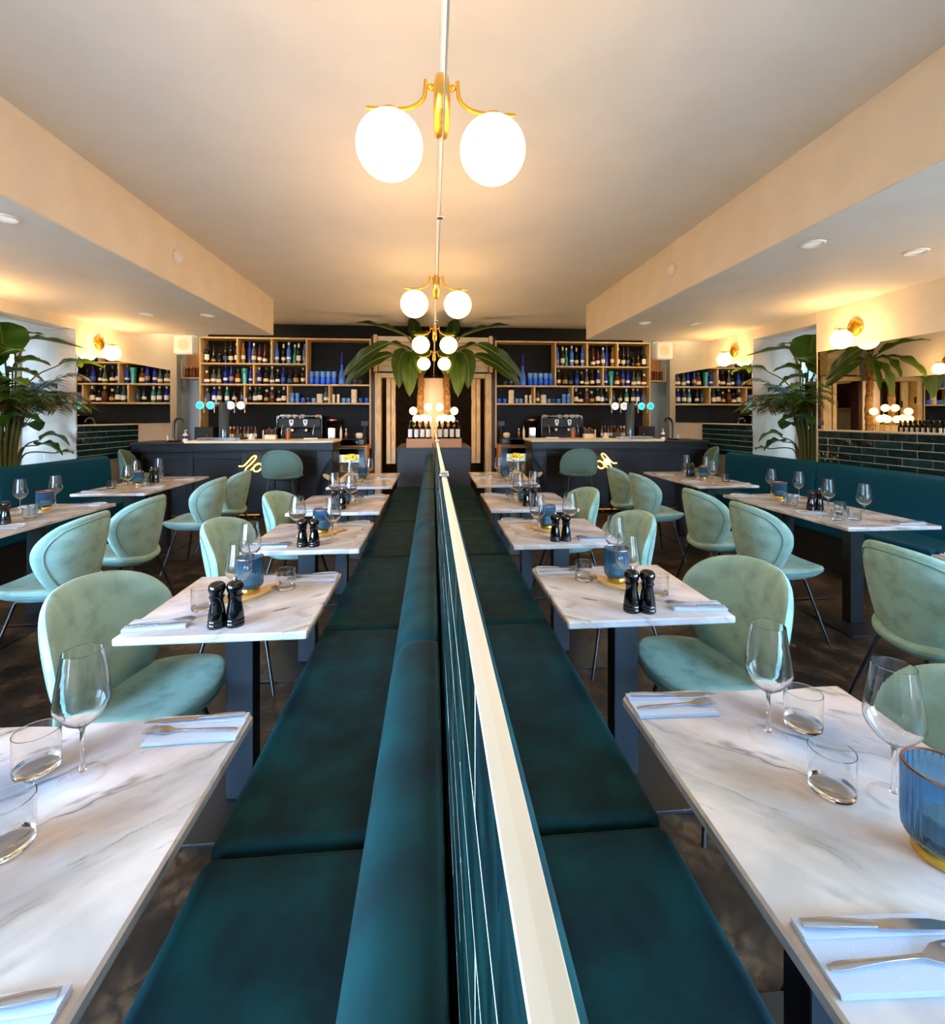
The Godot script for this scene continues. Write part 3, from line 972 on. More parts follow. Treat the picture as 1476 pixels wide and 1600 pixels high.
# ------------------------------------------------------------------ bar
func build_bar() -> void:
	var t := thing("bar_counter", "long dark navy panelled bar counter with a pale wooden top edge", "bar counter", Vector3(0, 0, -7.05))
	part("counter_top", span(-3.46, -1.41, 1.082, 1.118, 0.03, -0.62, 0.006), M.wood_cream, t)
	part("dark_top", span(-4.18, -3.462, 1.062, 1.10, 0.03, -0.62, 0.006), M.black_matt, t)
	part("frieze", span(-4.18, -1.42, 0.975, 1.081, -0.015, -0.58, 0.006), M.bar_navy, t)
	part("moulding", span(-4.18, -1.425, 0.955, 0.978, 0.0, -0.1, 0.006), M.bar_navy, t)
	part("front_panel", span(-4.18, -1.44, 0.0, 0.96, -0.085, -0.58), M.bar_navy, t)
	for x in [-4.1, -3.42, -2.68, -1.98]:
		part("stile", bx(Vector3(x, 0.50, -0.075), Vector3(0.09, 0.90, 0.03), 0.005), M.bar_navy, t)
	for y in [0.10, 0.90]:
		part("rail", bx(Vector3(-2.86, y, -0.078), Vector3(2.6, 0.10, 0.024), 0.005), M.bar_navy, t)
	var pil := part("pilaster", span(-1.66, -1.435, 0.0, 0.957, -0.03, -0.2, 0.006), M.bar_navy, t)
	for k in 6:   # carved diagonal flutes
		var g := MB.new()
		g.tube(curve3(P3([-1.655, 0.40 - 0.055 * k, -0.028, -1.60, 0.60 - 0.055 * k, -0.026, -1.53, 0.75 - 0.055 * k, -0.026, -1.445, 0.86 - 0.055 * k, -0.028]), 5), 0.011, 6)
		part("flute", g.mesh(), M.bar_navy, pil)
	var fo := MB.new()
	fo.tube(P3([-4.15, 0.055, -0.04, -2.45, 0.055, -0.04]), 0.018, 10)
	for x in [-4.0, -3.2, -2.52]:
		fo.tube(P3([x, 0.0, -0.04, x, 0.055, -0.04]), 0.01, 8)
	part("foot_rail", fo.mesh(), M.brass, t)
	# neon word
	var ne := thing("neon_sign", "glowing yellow neon script on the dark bar front, partly behind the stool", "neon sign", Vector3(0, 0, -7.098))
	var tubes := MB.new()
	tubes.tube(curve3(P3([-2.745, 0.752, 0, -2.68, 0.757, 0, -2.61, 0.825, 0, -2.555, 0.885, 0, -2.515, 0.898, 0, -2.512, 0.865, 0, -2.57, 0.79, 0.006, -2.64, 0.725, 0.006, -2.655, 0.685, 0, -2.62, 0.675, 0, -2.565, 0.71, 0, -2.515, 0.765, 0]), 6), 0.0095, 8)
	tubes.tube(curve3(P3([-2.515, 0.765, 0.004, -2.465, 0.785, 0, -2.435, 0.765, 0, -2.44, 0.715, 0, -2.49, 0.675, 0, -2.54, 0.69, 0, -2.535, 0.745, 0, -2.47, 0.79, 0.008, -2.42, 0.765, 0.008, -2.38, 0.775, 0]), 6), 0.0095, 8)
	part("glass_tube", tubes.mesh(), M.neon_glow, ne)
	var st := MB.new()
	for q in [[-2.56, 0.88], [-2.64, 0.69], [-2.45, 0.775]]:
		st.tube(P3([q[0], q[1], -0.012, q[0], q[1], -0.002]), 0.005, 6)
	part("stand_off", st.mesh(), M.chrome, ne)
	omni(ne, Vector3(-2.57, 0.78, 0.06), 0.03, 0.05, Color(1.0, 0.75, 0.35))
	# beer tower
	var bt := thing("beer_tower", "dark beer tap tower with two cyan and two white lit round badges", "beer tap", Vector3(-3.03, 1.118, -7.30))
	part("column", turned([0.085, 0.0, 0.085, 0.012, 0.070, 0.016, 0.070, 0.535, 0.062, 0.545, 0.0, 0.545], 28), M.b_grey, bt)
	var cb := MB.new()
	cb.tube(P3([-0.34, 0.505, -0.02, 0.30, 0.505, -0.02]), 0.022, 10)
	part("cross_bar", cb.mesh(), M.dark_steel, bt)
	for k in 4:
		var x: float = [-0.325, -0.18, 0.10, 0.245][k]
		var rimm := MB.new()
		rimm.lathe(P2([0.0, -0.012, 0.060, -0.012, 0.063, -0.004, 0.062, 0.006, 0.057, 0.008]), 26, Vector3.ZERO, Basis(Vector3(1, 0, 0), PI / 2))
		var md := part("medallion", rimm.mesh(), M.chrome, bt, Vector3(x, 0.505, 0.025))
		var fc := MB.new()
		fc.lathe(P2([0.057, 0.0075, 0.04, 0.0095, 0.0, 0.010]), 26, Vector3.ZERO, Basis(Vector3(1, 0, 0), PI / 2))
		part("lit_face", fc.mesh(), M.tap_cyan_glow if k < 2 else M.tap_white_glow, md)
		var em := MB.new()
		if k % 2 == 0:
			em.lathe(P2([0.020, 0.011, 0.030, 0.011]), 20, Vector3.ZERO, Basis(Vector3(1, 0, 0), PI / 2))
			em.box(Vector3(0, 0, 0.0108), Vector3(0.03, 0.007, 0.0006))
		else:
			em.box(Vector3(0, 0.008, 0.0108), Vector3(0.034, 0.010, 0.0006))
			em.box(Vector3(0.002, -0.010, 0.0108), Vector3(0.018, 0.016, 0.0006))
		part("emblem", em.mesh(), M.b_teal if k < 2 else M.b_clear, md)
		var h := MB.new()
		h.lathe(P2([0.006, 0.0, 0.008, 0.03, 0.012, 0.055, 0.014, 0.075, 0.0, 0.088]), 12, Vector3(x + 0.065, 0.53, 0.0))
		part("tap_handle", h.mesh(), M.white_gloss if k % 2 else M.wood_orange, bt)
		var sp := MB.new()
		sp.tube(P3([x + 0.065, 0.505, 0.0, x + 0.065, 0.49, 0.05, x + 0.065, 0.40, 0.055]), 0.008, 8)
		part("spout", sp.mesh(), M.chrome, bt)
	var dt := thing("drip_tray", "long shiny steel drip tray on the bar under the taps", "tray", Vector3(-3.03, 1.1185, -7.11))
	part("tray", bx(Vector3(0, 0.019, 0), Vector3(0.53, 0.038, 0.16), 0.004), M.steel, dt)
	for k in 7:
		part("slot_bar", bx(Vector3(0, 0.040, -0.066 + 0.022 * k), Vector3(0.49, 0.004, 0.012), 0.001), M.chrome, dt)
	# swan-neck tap
	var fa := thing("bar_faucet", "black swan-neck faucet at the left end of the bar", "faucet", Vector3(-3.66, 1.10, -7.16))
	part("base_plate", bx(Vector3(0.0, 0.012, 0), Vector3(0.14, 0.024, 0.10), 0.006), M.black_gloss, fa)
	var sw := MB.new()
	sw.tube(curve3(P3([0, 0.02, 0, 0, 0.20, 0, 0.012, 0.285, 0, 0.055, 0.335, 0, 0.105, 0.325, 0, 0.128, 0.275, 0]), 6), 0.017, 12)
	part("spout", sw.mesh(), M.black_gloss, fa)
	part("lever", bx(Vector3(-0.085, 0.05, 0), Vector3(0.018, 0.075, 0.018), 0.004), M.white_gloss, fa)
	var so := thing("soap_bottle", "small white and purple pump soap bottle beside the black faucet", "soap bottle", Vector3(-3.50, 1.10, -7.15))
	part("body", turned([0.0, 0.0, 0.034, 0.0, 0.036, 0.01, 0.036, 0.09, 0.028, 0.112, 0.012, 0.118, 0.012, 0.13, 0.0, 0.13], 18), M.white_gloss, so)
	part("label", turned([0.0366, 0.045, 0.0366, 0.088], 18), mat("purple_print", Color(0.20, 0.12, 0.38), 0.5), so)
	var pu := MB.new()
	pu.tube(P3([0, 0.13, 0, 0, 0.165, 0, 0.03, 0.166, 0.012]), 0.006, 8)
	part("pump", pu.mesh(), M.white_matt, so)
	# bottles and tools along the inner edge of the bar
	for k in 9:
		bottle("juice_bottle", ["amber", "yellow", "amber", "golden", "brown", "amber", "golden", "red", "clear"][k] + " syrup bottle, " + nth(k) + " from the left in the row behind the drip tray", Vector3(-3.10 + 0.052 * k, 1.118, -7.56), 6, [M.b_amber, M.b_gold, M.b_amber, M.b_gold, M.b_brown, M.b_amber, M.b_gold, M.b_red, M.b_clear][k], M.label_white, M.white_gloss if k < 3 else M.b_red, "syrup bottles on the bar")
	one("grey_box", bx(Vector3(0, 0.045, 0), Vector3(0.12, 0.09, 0.09), 0.006), M.slate, "small grey box on the bar in front of the syrup bottles", "box", Vector3(-2.87, 1.118, -7.42))
	var cone := thing("squeezer", "small white cone-shaped squeezer on the bar", "squeezer", Vector3(-2.68, 1.118, -7.40))
	part("cone", turned([0.05, 0.0, 0.05, 0.012, 0.026, 0.07, 0.008, 0.09, 0.0, 0.09], 20), M.white_gloss, cone)
	part("dish", turned([0.0, 0.0, 0.058, 0.0, 0.062, 0.012, 0.05, 0.012], 20), M.white_gloss, cone)
	var tb := thing("tool_rack", "low wooden rack with bar tools on the counter, left of the coffee machine", "tool rack", Vector3(-2.42, 1.118, -7.40))
	part("box", bx(Vector3(0.02, 0.035, 0), Vector3(0.16, 0.07, 0.09), 0.004), M.wood_cream, tb)
	part("post", bx(Vector3(-0.085, 0.07, 0.02), Vector3(0.016, 0.14, 0.02), 0.002), M.wood_cream, tb)
	for k in 6:
		var to := MB.new()
		to.tube(P3([-0.04 + 0.024 * k, 0.06, 0, -0.046 + 0.027 * k, 0.13 + 0.016 * (k % 3), 0.005]), 0.004, 6)
		to.ball(Vector3(-0.046 + 0.027 * k, 0.135 + 0.016 * (k % 3), 0.005), 0.011, 8)
		part("tool", to.mesh(), M.chrome if k % 2 else M.copper, tb)
	var cu := thing("shaker_cups", "stack of two steel shaker cups on the bar before the coffee machine", "cups", Vector3(-2.16, 1.118, -7.42))
	part("cup", turned([0.0, 0.0, 0.032, 0.0, 0.043, 0.12, 0.041, 0.12, 0.03, 0.004], 20), M.copper, cu)
	part("upper_cup", turned([0.0, 0.06, 0.034, 0.06, 0.044, 0.17, 0.042, 0.17, 0.03, 0.066], 20), M.steel, cu)
	one("folded_towel", bx(Vector3(0, 0.012, 0), Vector3(0.20, 0.024, 0.09), 0.010), M.white_matt, "white folded towel lying on the right half of the bar", "towel", Vector3(-1.80, 1.118, -7.32), 0.15)

# profiles: (radius, height) from the base up to the rim of the neck
func bottle_meshes(kind: int) -> Array:
	var key := "bottle_%d" % kind
	if S.has(key):
		return S[key]
	var p: Array
	var lab: Array
	var cap: Array
	match kind:
		0: p = [0.0, 0.0, 0.036, 0.0, 0.038, 0.006, 0.038, 0.175, 0.030, 0.205, 0.016, 0.222, 0.0135, 0.275]; lab = [0.0386, 0.05, 0.0386, 0.145]; cap = [0.0145, 0.262, 0.0155, 0.264, 0.0155, 0.300, 0.0, 0.302]
		1: p = [0.0, 0.0, 0.034, 0.0, 0.036, 0.006, 0.036, 0.20, 0.033, 0.218, 0.018, 0.235, 0.0145, 0.30]; lab = [0.0366, 0.06, 0.0366, 0.12]; cap = [0.0155, 0.288, 0.0165, 0.29, 0.0165, 0.325, 0.0, 0.327]
		2: p = [0.0, 0.0, 0.036, 0.0, 0.0375, 0.005, 0.0375, 0.165, 0.033, 0.190, 0.020, 0.218, 0.0145, 0.24, 0.0140, 0.295]; lab = [0.0381, 0.045, 0.0381, 0.135]; cap = [0.0150, 0.245, 0.0155, 0.246, 0.0155, 0.303, 0.0, 0.304]
		3: p = [0.0, 0.0, 0.044, 0.0, 0.047, 0.006, 0.047, 0.115, 0.040, 0.145, 0.017, 0.162, 0.015, 0.195]; lab = [0.0476, 0.030, 0.0476, 0.105]; cap = [0.016, 0.185, 0.019, 0.186, 0.019, 0.222, 0.0, 0.224]
		4: p = [0.0, 0.0, 0.038, 0.0, 0.041, 0.006, 0.038, 0.08, 0.032, 0.14, 0.020, 0.175, 0.0135, 0.20, 0.0130, 0.285]; lab = [0.0415, 0.03, 0.0395, 0.085]; cap = [0.014, 0.272, 0.015, 0.273, 0.015, 0.312, 0.0, 0.314]
		6: p = [0.0, 0.0, 0.020, 0.0, 0.022, 0.004, 0.022, 0.105, 0.016, 0.125, 0.010, 0.135, 0.010, 0.165]; lab = [0.0226, 0.03, 0.0226, 0.08]; cap = [0.011, 0.158, 0.013, 0.160, 0.013, 0.190, 0.0, 0.192]
		_: p = [0.0, 0.0, 0.032, 0.0, 0.034, 0.006, 0.034, 0.215, 0.028, 0.236, 0.016, 0.252, 0.0130, 0.265, 0.0130, 0.300]; lab = [0.0346, 0.115, 0.0346, 0.210]; cap = [0.0138, 0.262, 0.0142, 0.264, 0.0142, 0.309, 0.0, 0.310]
	S[key] = [turned(p, 18), turned(lab, 18), turned(cap, 12), lab[1]]
	if kind == 7:   # its label goes only half way round
		var m := MB.new()
		var f := func(u: float, v: float) -> Vector3:
			var a := lerpf(-1.05, 1.05, u)
			return Vector3(sin(a) * lab[0], lerpf(lab[1], lab[3], v), cos(a) * lab[0])
		m.sheet(f, 10, 1, 1.0)
		S[key][1] = m.mesh()
	return S[key]

func bottle(called: String, label: String, at: Vector3, kind: int, glass: Material, lab: Material, cap: Material, group: String, big := 1.0) -> Node3D:
	var t := thing(called, label, "bottle", at, 0.0 if kind == 7 else rng.randf() * TAU, group)
	var m := bottle_meshes(kind)
	part("glass_body", m[0], glass, t)
	if lab:
		var pl := part("paper_label", m[1], lab, t)
		if called == "spirit_bottle":
			var sc := rng.randf_range(0.45, 1.0)
			pl.scale.y = sc
			pl.position.y = m[3] * (1.0 - sc) + rng.randf_range(0.0, 0.03) * (1.0 - sc)
			if rng.randf() < 0.25:
				pl.material_override = [M.label_black, M.label_gold, M.label_blue][rng.randi() % 3]
	part("cap", m[2], cap, t)
	t.scale = Vector3(1.0, big, 1.0)
	return t

func tumbler_mesh(r: float, h: float, rb: float) -> Array:
	return [turned([rb, 0.006, r, h * 0.35, r, h, r - 0.0012, h], 24, 50.0), turned([0.0, 0.0, rb * 0.94, 0.0, rb, 0.004, rb, 0.010, rb * 0.85, 0.011, 0.0, 0.011], 24)]

func build_back_shelf() -> void:
	var t := thing("bottle_shelf", "tall open wooden bottle shelf covering the dark wall behind the bar", "shelf", Vector3(0, 0, -8.60))
	var wood: Material = M.wood_pale
	part("back_panel", span(-3.98, -1.085, 1.0, 2.82, -0.29, -0.315), M.back_black, t)
	for q in [[-3.985, -1.075, 2.822], [-3.97, -2.18, 2.376], [-3.97, -1.09, 2.015], [-3.97, -1.09, 1.690]]:
		part("shelf_board", span(q[0], q[1], q[2] - 0.014, q[2] + 0.014, 0.0, -0.29, 0.002), M.wood_board, t)
	part("side_board", span(-3.985, -3.957, 1.0, 2.808, 0.0, -0.29, 0.002), wood, t)
	part("side_board", span(-1.105, -1.077, 0.9, 2.808, 0.0, -0.29, 0.002), wood, t)
	for q in [[-3.354, 2.39, 2.808], [-2.78, 2.39, 2.808], [-2.188, 2.03, 2.808], [-3.081, 2.03, 2.362], [-3.236, 1.704, 2.0], [-2.51, 1.704, 2.0], [-1.801, 1.704, 2.0]]:
		part("divider", span(q[0] - 0.013, q[0] + 0.013, q[1], q[2], -0.001, -0.288, 0.002), wood, t)
	part("under_cabinet", span(-3.98, -1.72, 0.0, 0.93, 0.30, -0.30), M.black_matt, t)
	part("work_top", span(-3.98, -1.70, 0.93, 0.965, 0.32, -0.30, 0.004), M.slate, t)
	# bottles: x, profile, glass, paper, cap, stretch
	var W: Material = M.label_white
	var C: Material = M.label_cream
	var rows := [
		["top shelf, left compartment", 2.391, [[-3.90, 0, "b_black", W, "b_black", 0.95], [-3.80, 4, "b_brown", C, "b_black", 1.0], [-3.69, 3, "b_black", null, "b_brown", 1.0], [-3.60, 2, "b_brown", C, "b_brown", 1.1], [-3.50, 2, "b_black", C, "b_black", 1.12], [-3.41, 0, "b_brown", W, "label_white", 1.08]]],
		["top shelf, second compartment", 2.391, [[-3.29, 1, "b_gold", C, "b_black", 1.1], [-3.19, 1, "b_blue", null, "b_blue", 1.1], [-3.11, 0, "b_clear", C, "label_white", 1.08], [-3.02, 2, "b_red", W, "b_black", 1.0], [-2.92, 4, "b_red", W, "b_red", 1.0], [-2.83, 1, "b_green", null, "wood_orange", 1.1]]],
		["top shelf, third compartment", 2.391, [[-2.72, 1, "b_sky", W, "b_sky", 1.0], [-2.615, 2, "b_black", C, "label_cream", 1.05], [-2.515, 1, "b_sky", W, "label_white", 1.05], [-2.42, 4, "b_teal", null, "label_cream", 1.0], [-2.345, 2, "b_black", C, "label_cream", 1.08], [-2.25, 1, "b_sky", W, "b_sky", 1.0]]],
		["middle shelf, left compartment", 2.030, [[-3.90, 3, "b_amber", W, "label_white", 0.95], [-3.80, 3, "b_clear", C, "b_clear", 1.05], [-3.70, 4, "b_clear", C, "b_black", 0.9], [-3.60, 1, "b_blue", W, "b_blue", 0.95], [-3.49, 0, "b_blue", W, "b_blue", 0.95], [-3.39, 3, "b_amber", C, "b_teal", 1.1], [-3.16, 1, "b_blue", C, "wood_orange", 0.92]]],
		["middle shelf, right compartment", 2.030, [[-3.02, 0, "b_blue", C, "label_white", 0.88], [-2.91, 3, "b_brown", C, "b_clear", 1.25], [-2.80, 4, "b_clear", C, "label_white", 0.98], [-2.715, 0, "b_black", W, "label_cream", 0.80], [-2.61, 0, "b_blue", W, "b_black", 0.86], [-2.50, 3, "b_black", W, "b_black", 1.0], [-2.39, 3, "b_black", C, "b_black", 1.1], [-2.28, 0, "b_brown", C, "label_white", 0.9]]],
		["lowest shelf, left compartment", 1.705, [[-3.893, 3, "b_clear", W, "b_clear", 1.0], [-3.79, 0, "b_blue", W, "label_white", 0.84], [-3.69, 0, "b_grey", W, "label_white", 0.94], [-3.575, 2, "b_teal", W, "label_white", 0.86], [-3.44, 1, "b_black", C, "b_black", 0.88], [-3.32, 1, "b_grey", W, "b_black", 0.88]]],
		["lowest shelf, second compartment", 1.705, [[-3.178, 2, "b_black", W, "label_white", 0.95], [-3.092, 3, "b_grey", W, "b_grey", 1.2], [-3.01, 0, "b_green", W, "b_teal", 0.98], [-2.905, 3, "b_black", W, "label_white", 0.95], [-2.80, 3, "b_amber", C, "label_cream", 1.25], [-2.69, 3, "b_black", W, "b_grey", 0.85], [-2.60, 2, "b_black", W, "label_white", 0.95]]],
	]
	var hue := {"b_black": "black", "b_brown": "dark brown", "b_gold": "golden", "b_blue": "blue", "b_clear": "clear", "b_red": "red", "b_green": "green", "b_sky": "pale blue", "b_teal": "teal", "b_amber": "amber", "b_grey": "grey"}
	for r in rows:
		var k := 0
		var gap: float = 0.415 if r[1] > 2.3 else 0.330 if r[1] > 2.0 else 0.294
		for q in r[2]:
			var word: String = hue[q[2]] + (" squat" if q[1] == 3 else "") + " bottle"
			bottle("spirit_bottle", word + ", " + nth(k) + " from the left, " + r[0], Vector3(q[0], r[1], -8.60 - 0.10 - 0.03 * (k % 2)), q[1], M[q[2]], q[3], M[q[4]], "spirit bottles behind the bar", minf(q[5] * 1.1, (gap - 0.012) / [0.302, 0.327, 0.304, 0.224, 0.314][q[1]]))
			k += 1
	var can := thing("canister", "tall turquoise canister on the middle shelf among the bottles", "canister", Vector3(-3.265, 2.030, -8.70))
	part("body", turned([0.0, 0.0, 0.038, 0.0, 0.044, 0.12, 0.046, 0.20, 0.0, 0.20], 22), M.b_teal, can)
	part("lid", turned([0.05, 0.195, 0.052, 0.20, 0.052, 0.275, 0.0, 0.28], 22), M.b_teal, can)
	# glasses in the tall right compartment
	var tm := tumbler_mesh(0.044, 0.115, 0.034)
	for k in 10:
		var c := k % 5
		var g := thing("blue_tumbler", "blue tumbler, " + nth(c) + " from the left, " + ("lower" if k < 5 else "upper") + " layer of the stacked glasses behind the bar", "glass", Vector3(-2.125 + 0.097 * c, 2.030 if k < 5 else 2.146, -8.70), 0.0, "blue tumblers stacked behind the bar")
		part("wall", tm[0], M.blue_glass if k < 5 else M.pale_blue_glass, g)
		part("base", tm[1], M.b_blue if k < 5 else M.b_sky, g)
	var dec := thing("decanter", "very tall slim blue glass decanter beside the stacked blue tumblers", "decanter", Vector3(-1.60, 2.030, -8.70))
	part("body", turned([0.0, 0.0, 0.055, 0.0, 0.06, 0.02, 0.055, 0.16, 0.035, 0.23, 0.02, 0.27, 0.017, 0.33, 0.03, 0.35], 22), M.b_sky, dec)
	part("stopper", turned([0.014, 0.35, 0.022, 0.40, 0.016, 0.50, 0.008, 0.58, 0.0, 0.585], 16), M.b_blue, dec)
	var sm := tumbler_mesh(0.036, 0.085, 0.028)
	var odd := [[-1.48, 2.030, "blue_glass", "b_blue", "short blue tumbler right of the tall decanter"], [-1.38, 2.030, "thin_glass", "solid_glass", "short clear tumbler under the palm leaves, left one"], [-1.28, 2.030, "thin_glass", "solid_glass", "short clear tumbler under the palm leaves, right one"], [-1.27, 1.705, "blue_glass", "b_blue", "blue tumbler on the lowest shelf, left of the two by the door frame"], [-1.165, 1.705, "blue_glass", "b_blue", "blue tumbler on the lowest shelf, right of the two by the door frame"], [-1.57, 1.705, "pale_blue_glass", "b_sky", "pale blue tumbler on the lowest shelf beside the cream canisters"], [-1.49, 1.705, "pale_blue_glass", "b_sky", "pale blue tumbler on the lowest shelf beside the cream jars"], [-2.46, 1.705, "pale_blue_glass", "b_sky", "pale blue tumbler, leftmost in the lowest shelf's glass compartment"], [-2.37, 1.705, "pale_blue_glass", "b_sky", "pale blue tumbler, second in the lowest shelf's glass compartment"], [-2.46, 1.792, "pale_blue_glass", "b_sky", "pale blue tumbler stacked on the leftmost glass of the lowest shelf"], [-2.37, 1.792, "pale_blue_glass", "b_sky", "pale blue tumbler stacked on the second glass of the lowest shelf"], [-2.27, 1.705, "blue_glass", "b_blue", "blue tumbler, third in the lowest shelf's glass compartment"], [-2.18, 1.705, "thin_glass", "solid_glass", "clear tumbler, fourth in the lowest shelf's glass compartment"], [-2.09, 1.705, "pale_blue_glass", "b_sky", "pale blue tumbler beside the stacked cream jars of the lowest shelf"]]
	for q in odd:
		var g := thing("shelf_glass", q[4], "glass", Vector3(q[0], q[1], -8.70), 0.0, "loose glasses on the bar shelf")
		part("wall", sm[0], M[q[2]], g)
		part("base", sm[1], M[q[3]], g)
	var jar := turned([0.0, 0.0, 0.048, 0.0, 0.052, 0.008, 0.052, 0.058, 0.045, 0.066, 0.0, 0.066], 22)
	var lid := turned([0.046, 0.066, 0.048, 0.067, 0.048, 0.078, 0.0, 0.080], 22)
	for q in [[-1.985, 1.705, "lower of the two stacked cream jars"], [-1.985, 1.786, "upper of the two stacked cream jars"], [-1.385, 1.705, "bottom of the three stacked cream jars"], [-1.385, 1.786, "middle of the three stacked cream jars"], [-1.385, 1.867, "top of the three stacked cream jars"]]:
		var j := thing("cream_jar", "round lidded cream jar, " + q[2] + ", lowest shelf", "jar", Vector3(q[0], q[1], -8.70), 0.0, "stacked cream jars")
		part("body", jar, M.label_cream, j)
		part("lid", lid, M.wood_cream, j)
	for k in 2:
		var c := thing("cream_canister", "slim cream canister on the lowest shelf, " + ["left", "right"][k] + " one of the pair", "canister", Vector3(-1.745 + 0.08 * k, 1.705, -8.70), 0.0, "slim cream canisters")
		part("body", turned([0.0, 0.0, 0.024, 0.0, 0.026, 0.006, 0.026, 0.125, 0.0, 0.125], 18), M.label_cream, c)
		part("lid", turned([0.0265, 0.125, 0.0265, 0.145, 0.02, 0.152, 0.0, 0.152], 18), M.white_gloss, c)
	bottle("spirit_bottle", "clear bottle with white label beside the stacked cream jars, lowest shelf", Vector3(-1.875, 1.705, -8.70), 0, M.b_clear, W, M.b_brown, "spirit bottles behind the bar", 0.9)
	# coffee machine
	var cm := thing("coffee_machine", "wide black espresso machine with a steel cup rail and two group heads", "coffee machine", Vector3(-2.235, 0.965, -8.48))
	part("body", span(-0.36, 0.36, 0.05, 0.47, -0.02, -0.28, 0.02), M.black_matt, cm)
	part("head_panel", span(-0.36, 0.36, 0.30, 0.47, 0.14, -0.03, 0.015), M.black_matt, cm)
	part("drip_tray", span(-0.34, 0.34, 0.05, 0.12, 0.16, -0.03, 0.006), M.steel, cm)
	var crl := MB.new()
	crl.tube(P3([-0.36, 0.505, 0.13, 0.36, 0.505, 0.13]), 0.011, 8)
	for x in [-0.35, 0.0, 0.35]:
		crl.tube(P3([x, 0.465, 0.13, x, 0.505, 0.13]), 0.006, 6)
	part("cup_rail", crl.mesh(), M.chrome, cm)
	for s in [-1.0, 1.0]:
		part("side_panel", bx(Vector3(s * 0.368, 0.26, 0.0), Vector3(0.016, 0.50, 0.30), 0.004), M.black_gloss, cm)
	for x in [-0.135, 0.095]:
		var bd := MB.new()
		bd.prism(P2([-0.036, -0.05, 0.036, -0.05, 0.034, 0.0, 0.018, 0.055, -0.018, 0.055, -0.034, 0.0]), 0.0, 0.006, null, Transform3D(Basis(Vector3(1, 0, 0), PI / 2), Vector3(x, 0.395, 0.142)))
		var bp := part("shield_badge", bd.mesh(), M.white_gloss, cm)
		part("shield_print", bx(Vector3(x, 0.410, 0.150), Vector3(0.026, 0.034, 0.003), 0.001), M.purple_print, bp)
		var gh := MB.new()
		gh.lathe(P2([0.0, 0.23, 0.036, 0.23, 0.038, 0.24, 0.038, 0.285, 0.03, 0.30, 0.0, 0.30]), 18, Vector3(x, 0, 0.08))
		part("group_head", gh.mesh(), M.chrome, cm)
		var pf := MB.new()
		pf.tube(P3([x, 0.245, 0.10, x + 0.02, 0.235, 0.20, x + 0.03, 0.225, 0.26]), [0.010, 0.013, 0.015], 8)
		part("portafilter_handle", pf.mesh(), M.black_matt, cm)
	for x in [-0.27, 0.25]:
		var sw := MB.new()
		sw.tube(P3([x, 0.36, 0.15, x - 0.01, 0.28, 0.19, x - 0.02, 0.15, 0.18]), 0.006, 8)
		part("steam_wand", sw.mesh(), M.chrome, cm)
	var cupm := turned([0.0, 0.0, 0.022, 0.0, 0.028, 0.012, 0.037, 0.06, 0.035, 0.06, 0.026, 0.014, 0.0, 0.006], 18)
	var cw := [[-0.30, 0.05], [-0.21, 0.06], [-0.11, 0.04], [0.02, 0.05], [0.10, 0.04]]
	for k in 5:
		var c := thing("coffee_cup", "white coffee cup on top of the espresso machine, " + nth(k) + " from the left", "cup", Vector3(-2.235 + cw[k][0], 1.436, -8.48 + cw[k][1]), 0.0, "cups on the espresso machine")
		part("bowl", cupm, M.white_gloss if k != 4 else M.b_grey, c)
		var hd := MB.new()
		hd.tube(curve3(P3([0.035, 0.048, 0, 0.055, 0.045, 0, 0.055, 0.022, 0, 0.030, 0.016, 0]), 4), 0.004, 6)
		part("handle", hd.mesh(), M.white_gloss if k != 4 else M.b_grey, c)
	one("folded_cloth", bx(Vector3(0, 0.03, 0), Vector3(0.10, 0.06, 0.08), 0.018), M.tan_paper, "beige folded cloth on the right end of the espresso machine", "cloth", Vector3(-1.96, 1.436, -8.50), 0.4)
	# grinder, till, small things
	var gr := thing("coffee_grinder", "coffee grinder with brown bean hopper right of the espresso machine", "grinder", Vector3(-1.715, 0.965, -8.45))
	part("body", bx(Vector3(0, 0.20, 0), Vector3(0.13, 0.22, 0.16), 0.015), M.chrome, gr)
	part("base", bx(Vector3(0.0, 0.05, 0.02), Vector3(0.15, 0.08, 0.20), 0.01), M.white_gloss, gr)
	part("hopper", turned([0.05, 0.31, 0.075, 0.345, 0.082, 0.43, 0.0, 0.43], 20), M.b_brown, gr)
	part("lid", turned([0.084, 0.43, 0.084, 0.445, 0.03, 0.452, 0.0, 0.455], 20), M.copper, gr)
	var til := thing("cash_drawer", "flat black drawer unit on the wooden fridge cabinet", "cash drawer", Vector3(-1.375, 0.975, -8.42))
	part("body", bx(Vector3(0, 0.055, 0), Vector3(0.46, 0.11, 0.3), 0.006), M.black_matt, til)
	part("drawer_front", bx(Vector3(0, 0.052, 0.153), Vector3(0.44, 0.085, 0.012), 0.003), M.black_gloss, til)
	part("lock", bx(Vector3(0.10, 0.05, 0.161), Vector3(0.02, 0.02, 0.006), 0.002), M.chrome, til)
	var bo := thing("small_bowl", "round cream bowl on the black drawer unit by the door frame", "bowl", Vector3(-1.255, 1.085, -8.42))
	part("bowl", turned([0.0, 0.0, 0.035, 0.0, 0.055, 0.02, 0.062, 0.055, 0.055, 0.085, 0.05, 0.085, 0.045, 0.03, 0.0, 0.01], 22), M.label_cream, bo)
	part("lid", turned([0.052, 0.085, 0.05, 0.092, 0.0, 0.10], 22), M.wood_cream, bo)
	var pos := thing("card_terminal", "blue-grey screen on a stand beside the wooden door frame", "terminal", Vector3(-1.165, 1.085, -8.44))
	var pt := MB.new()
	pt.tube(P3([0, 0.01, 0, 0, 0.20, 0]), 0.012, 8)
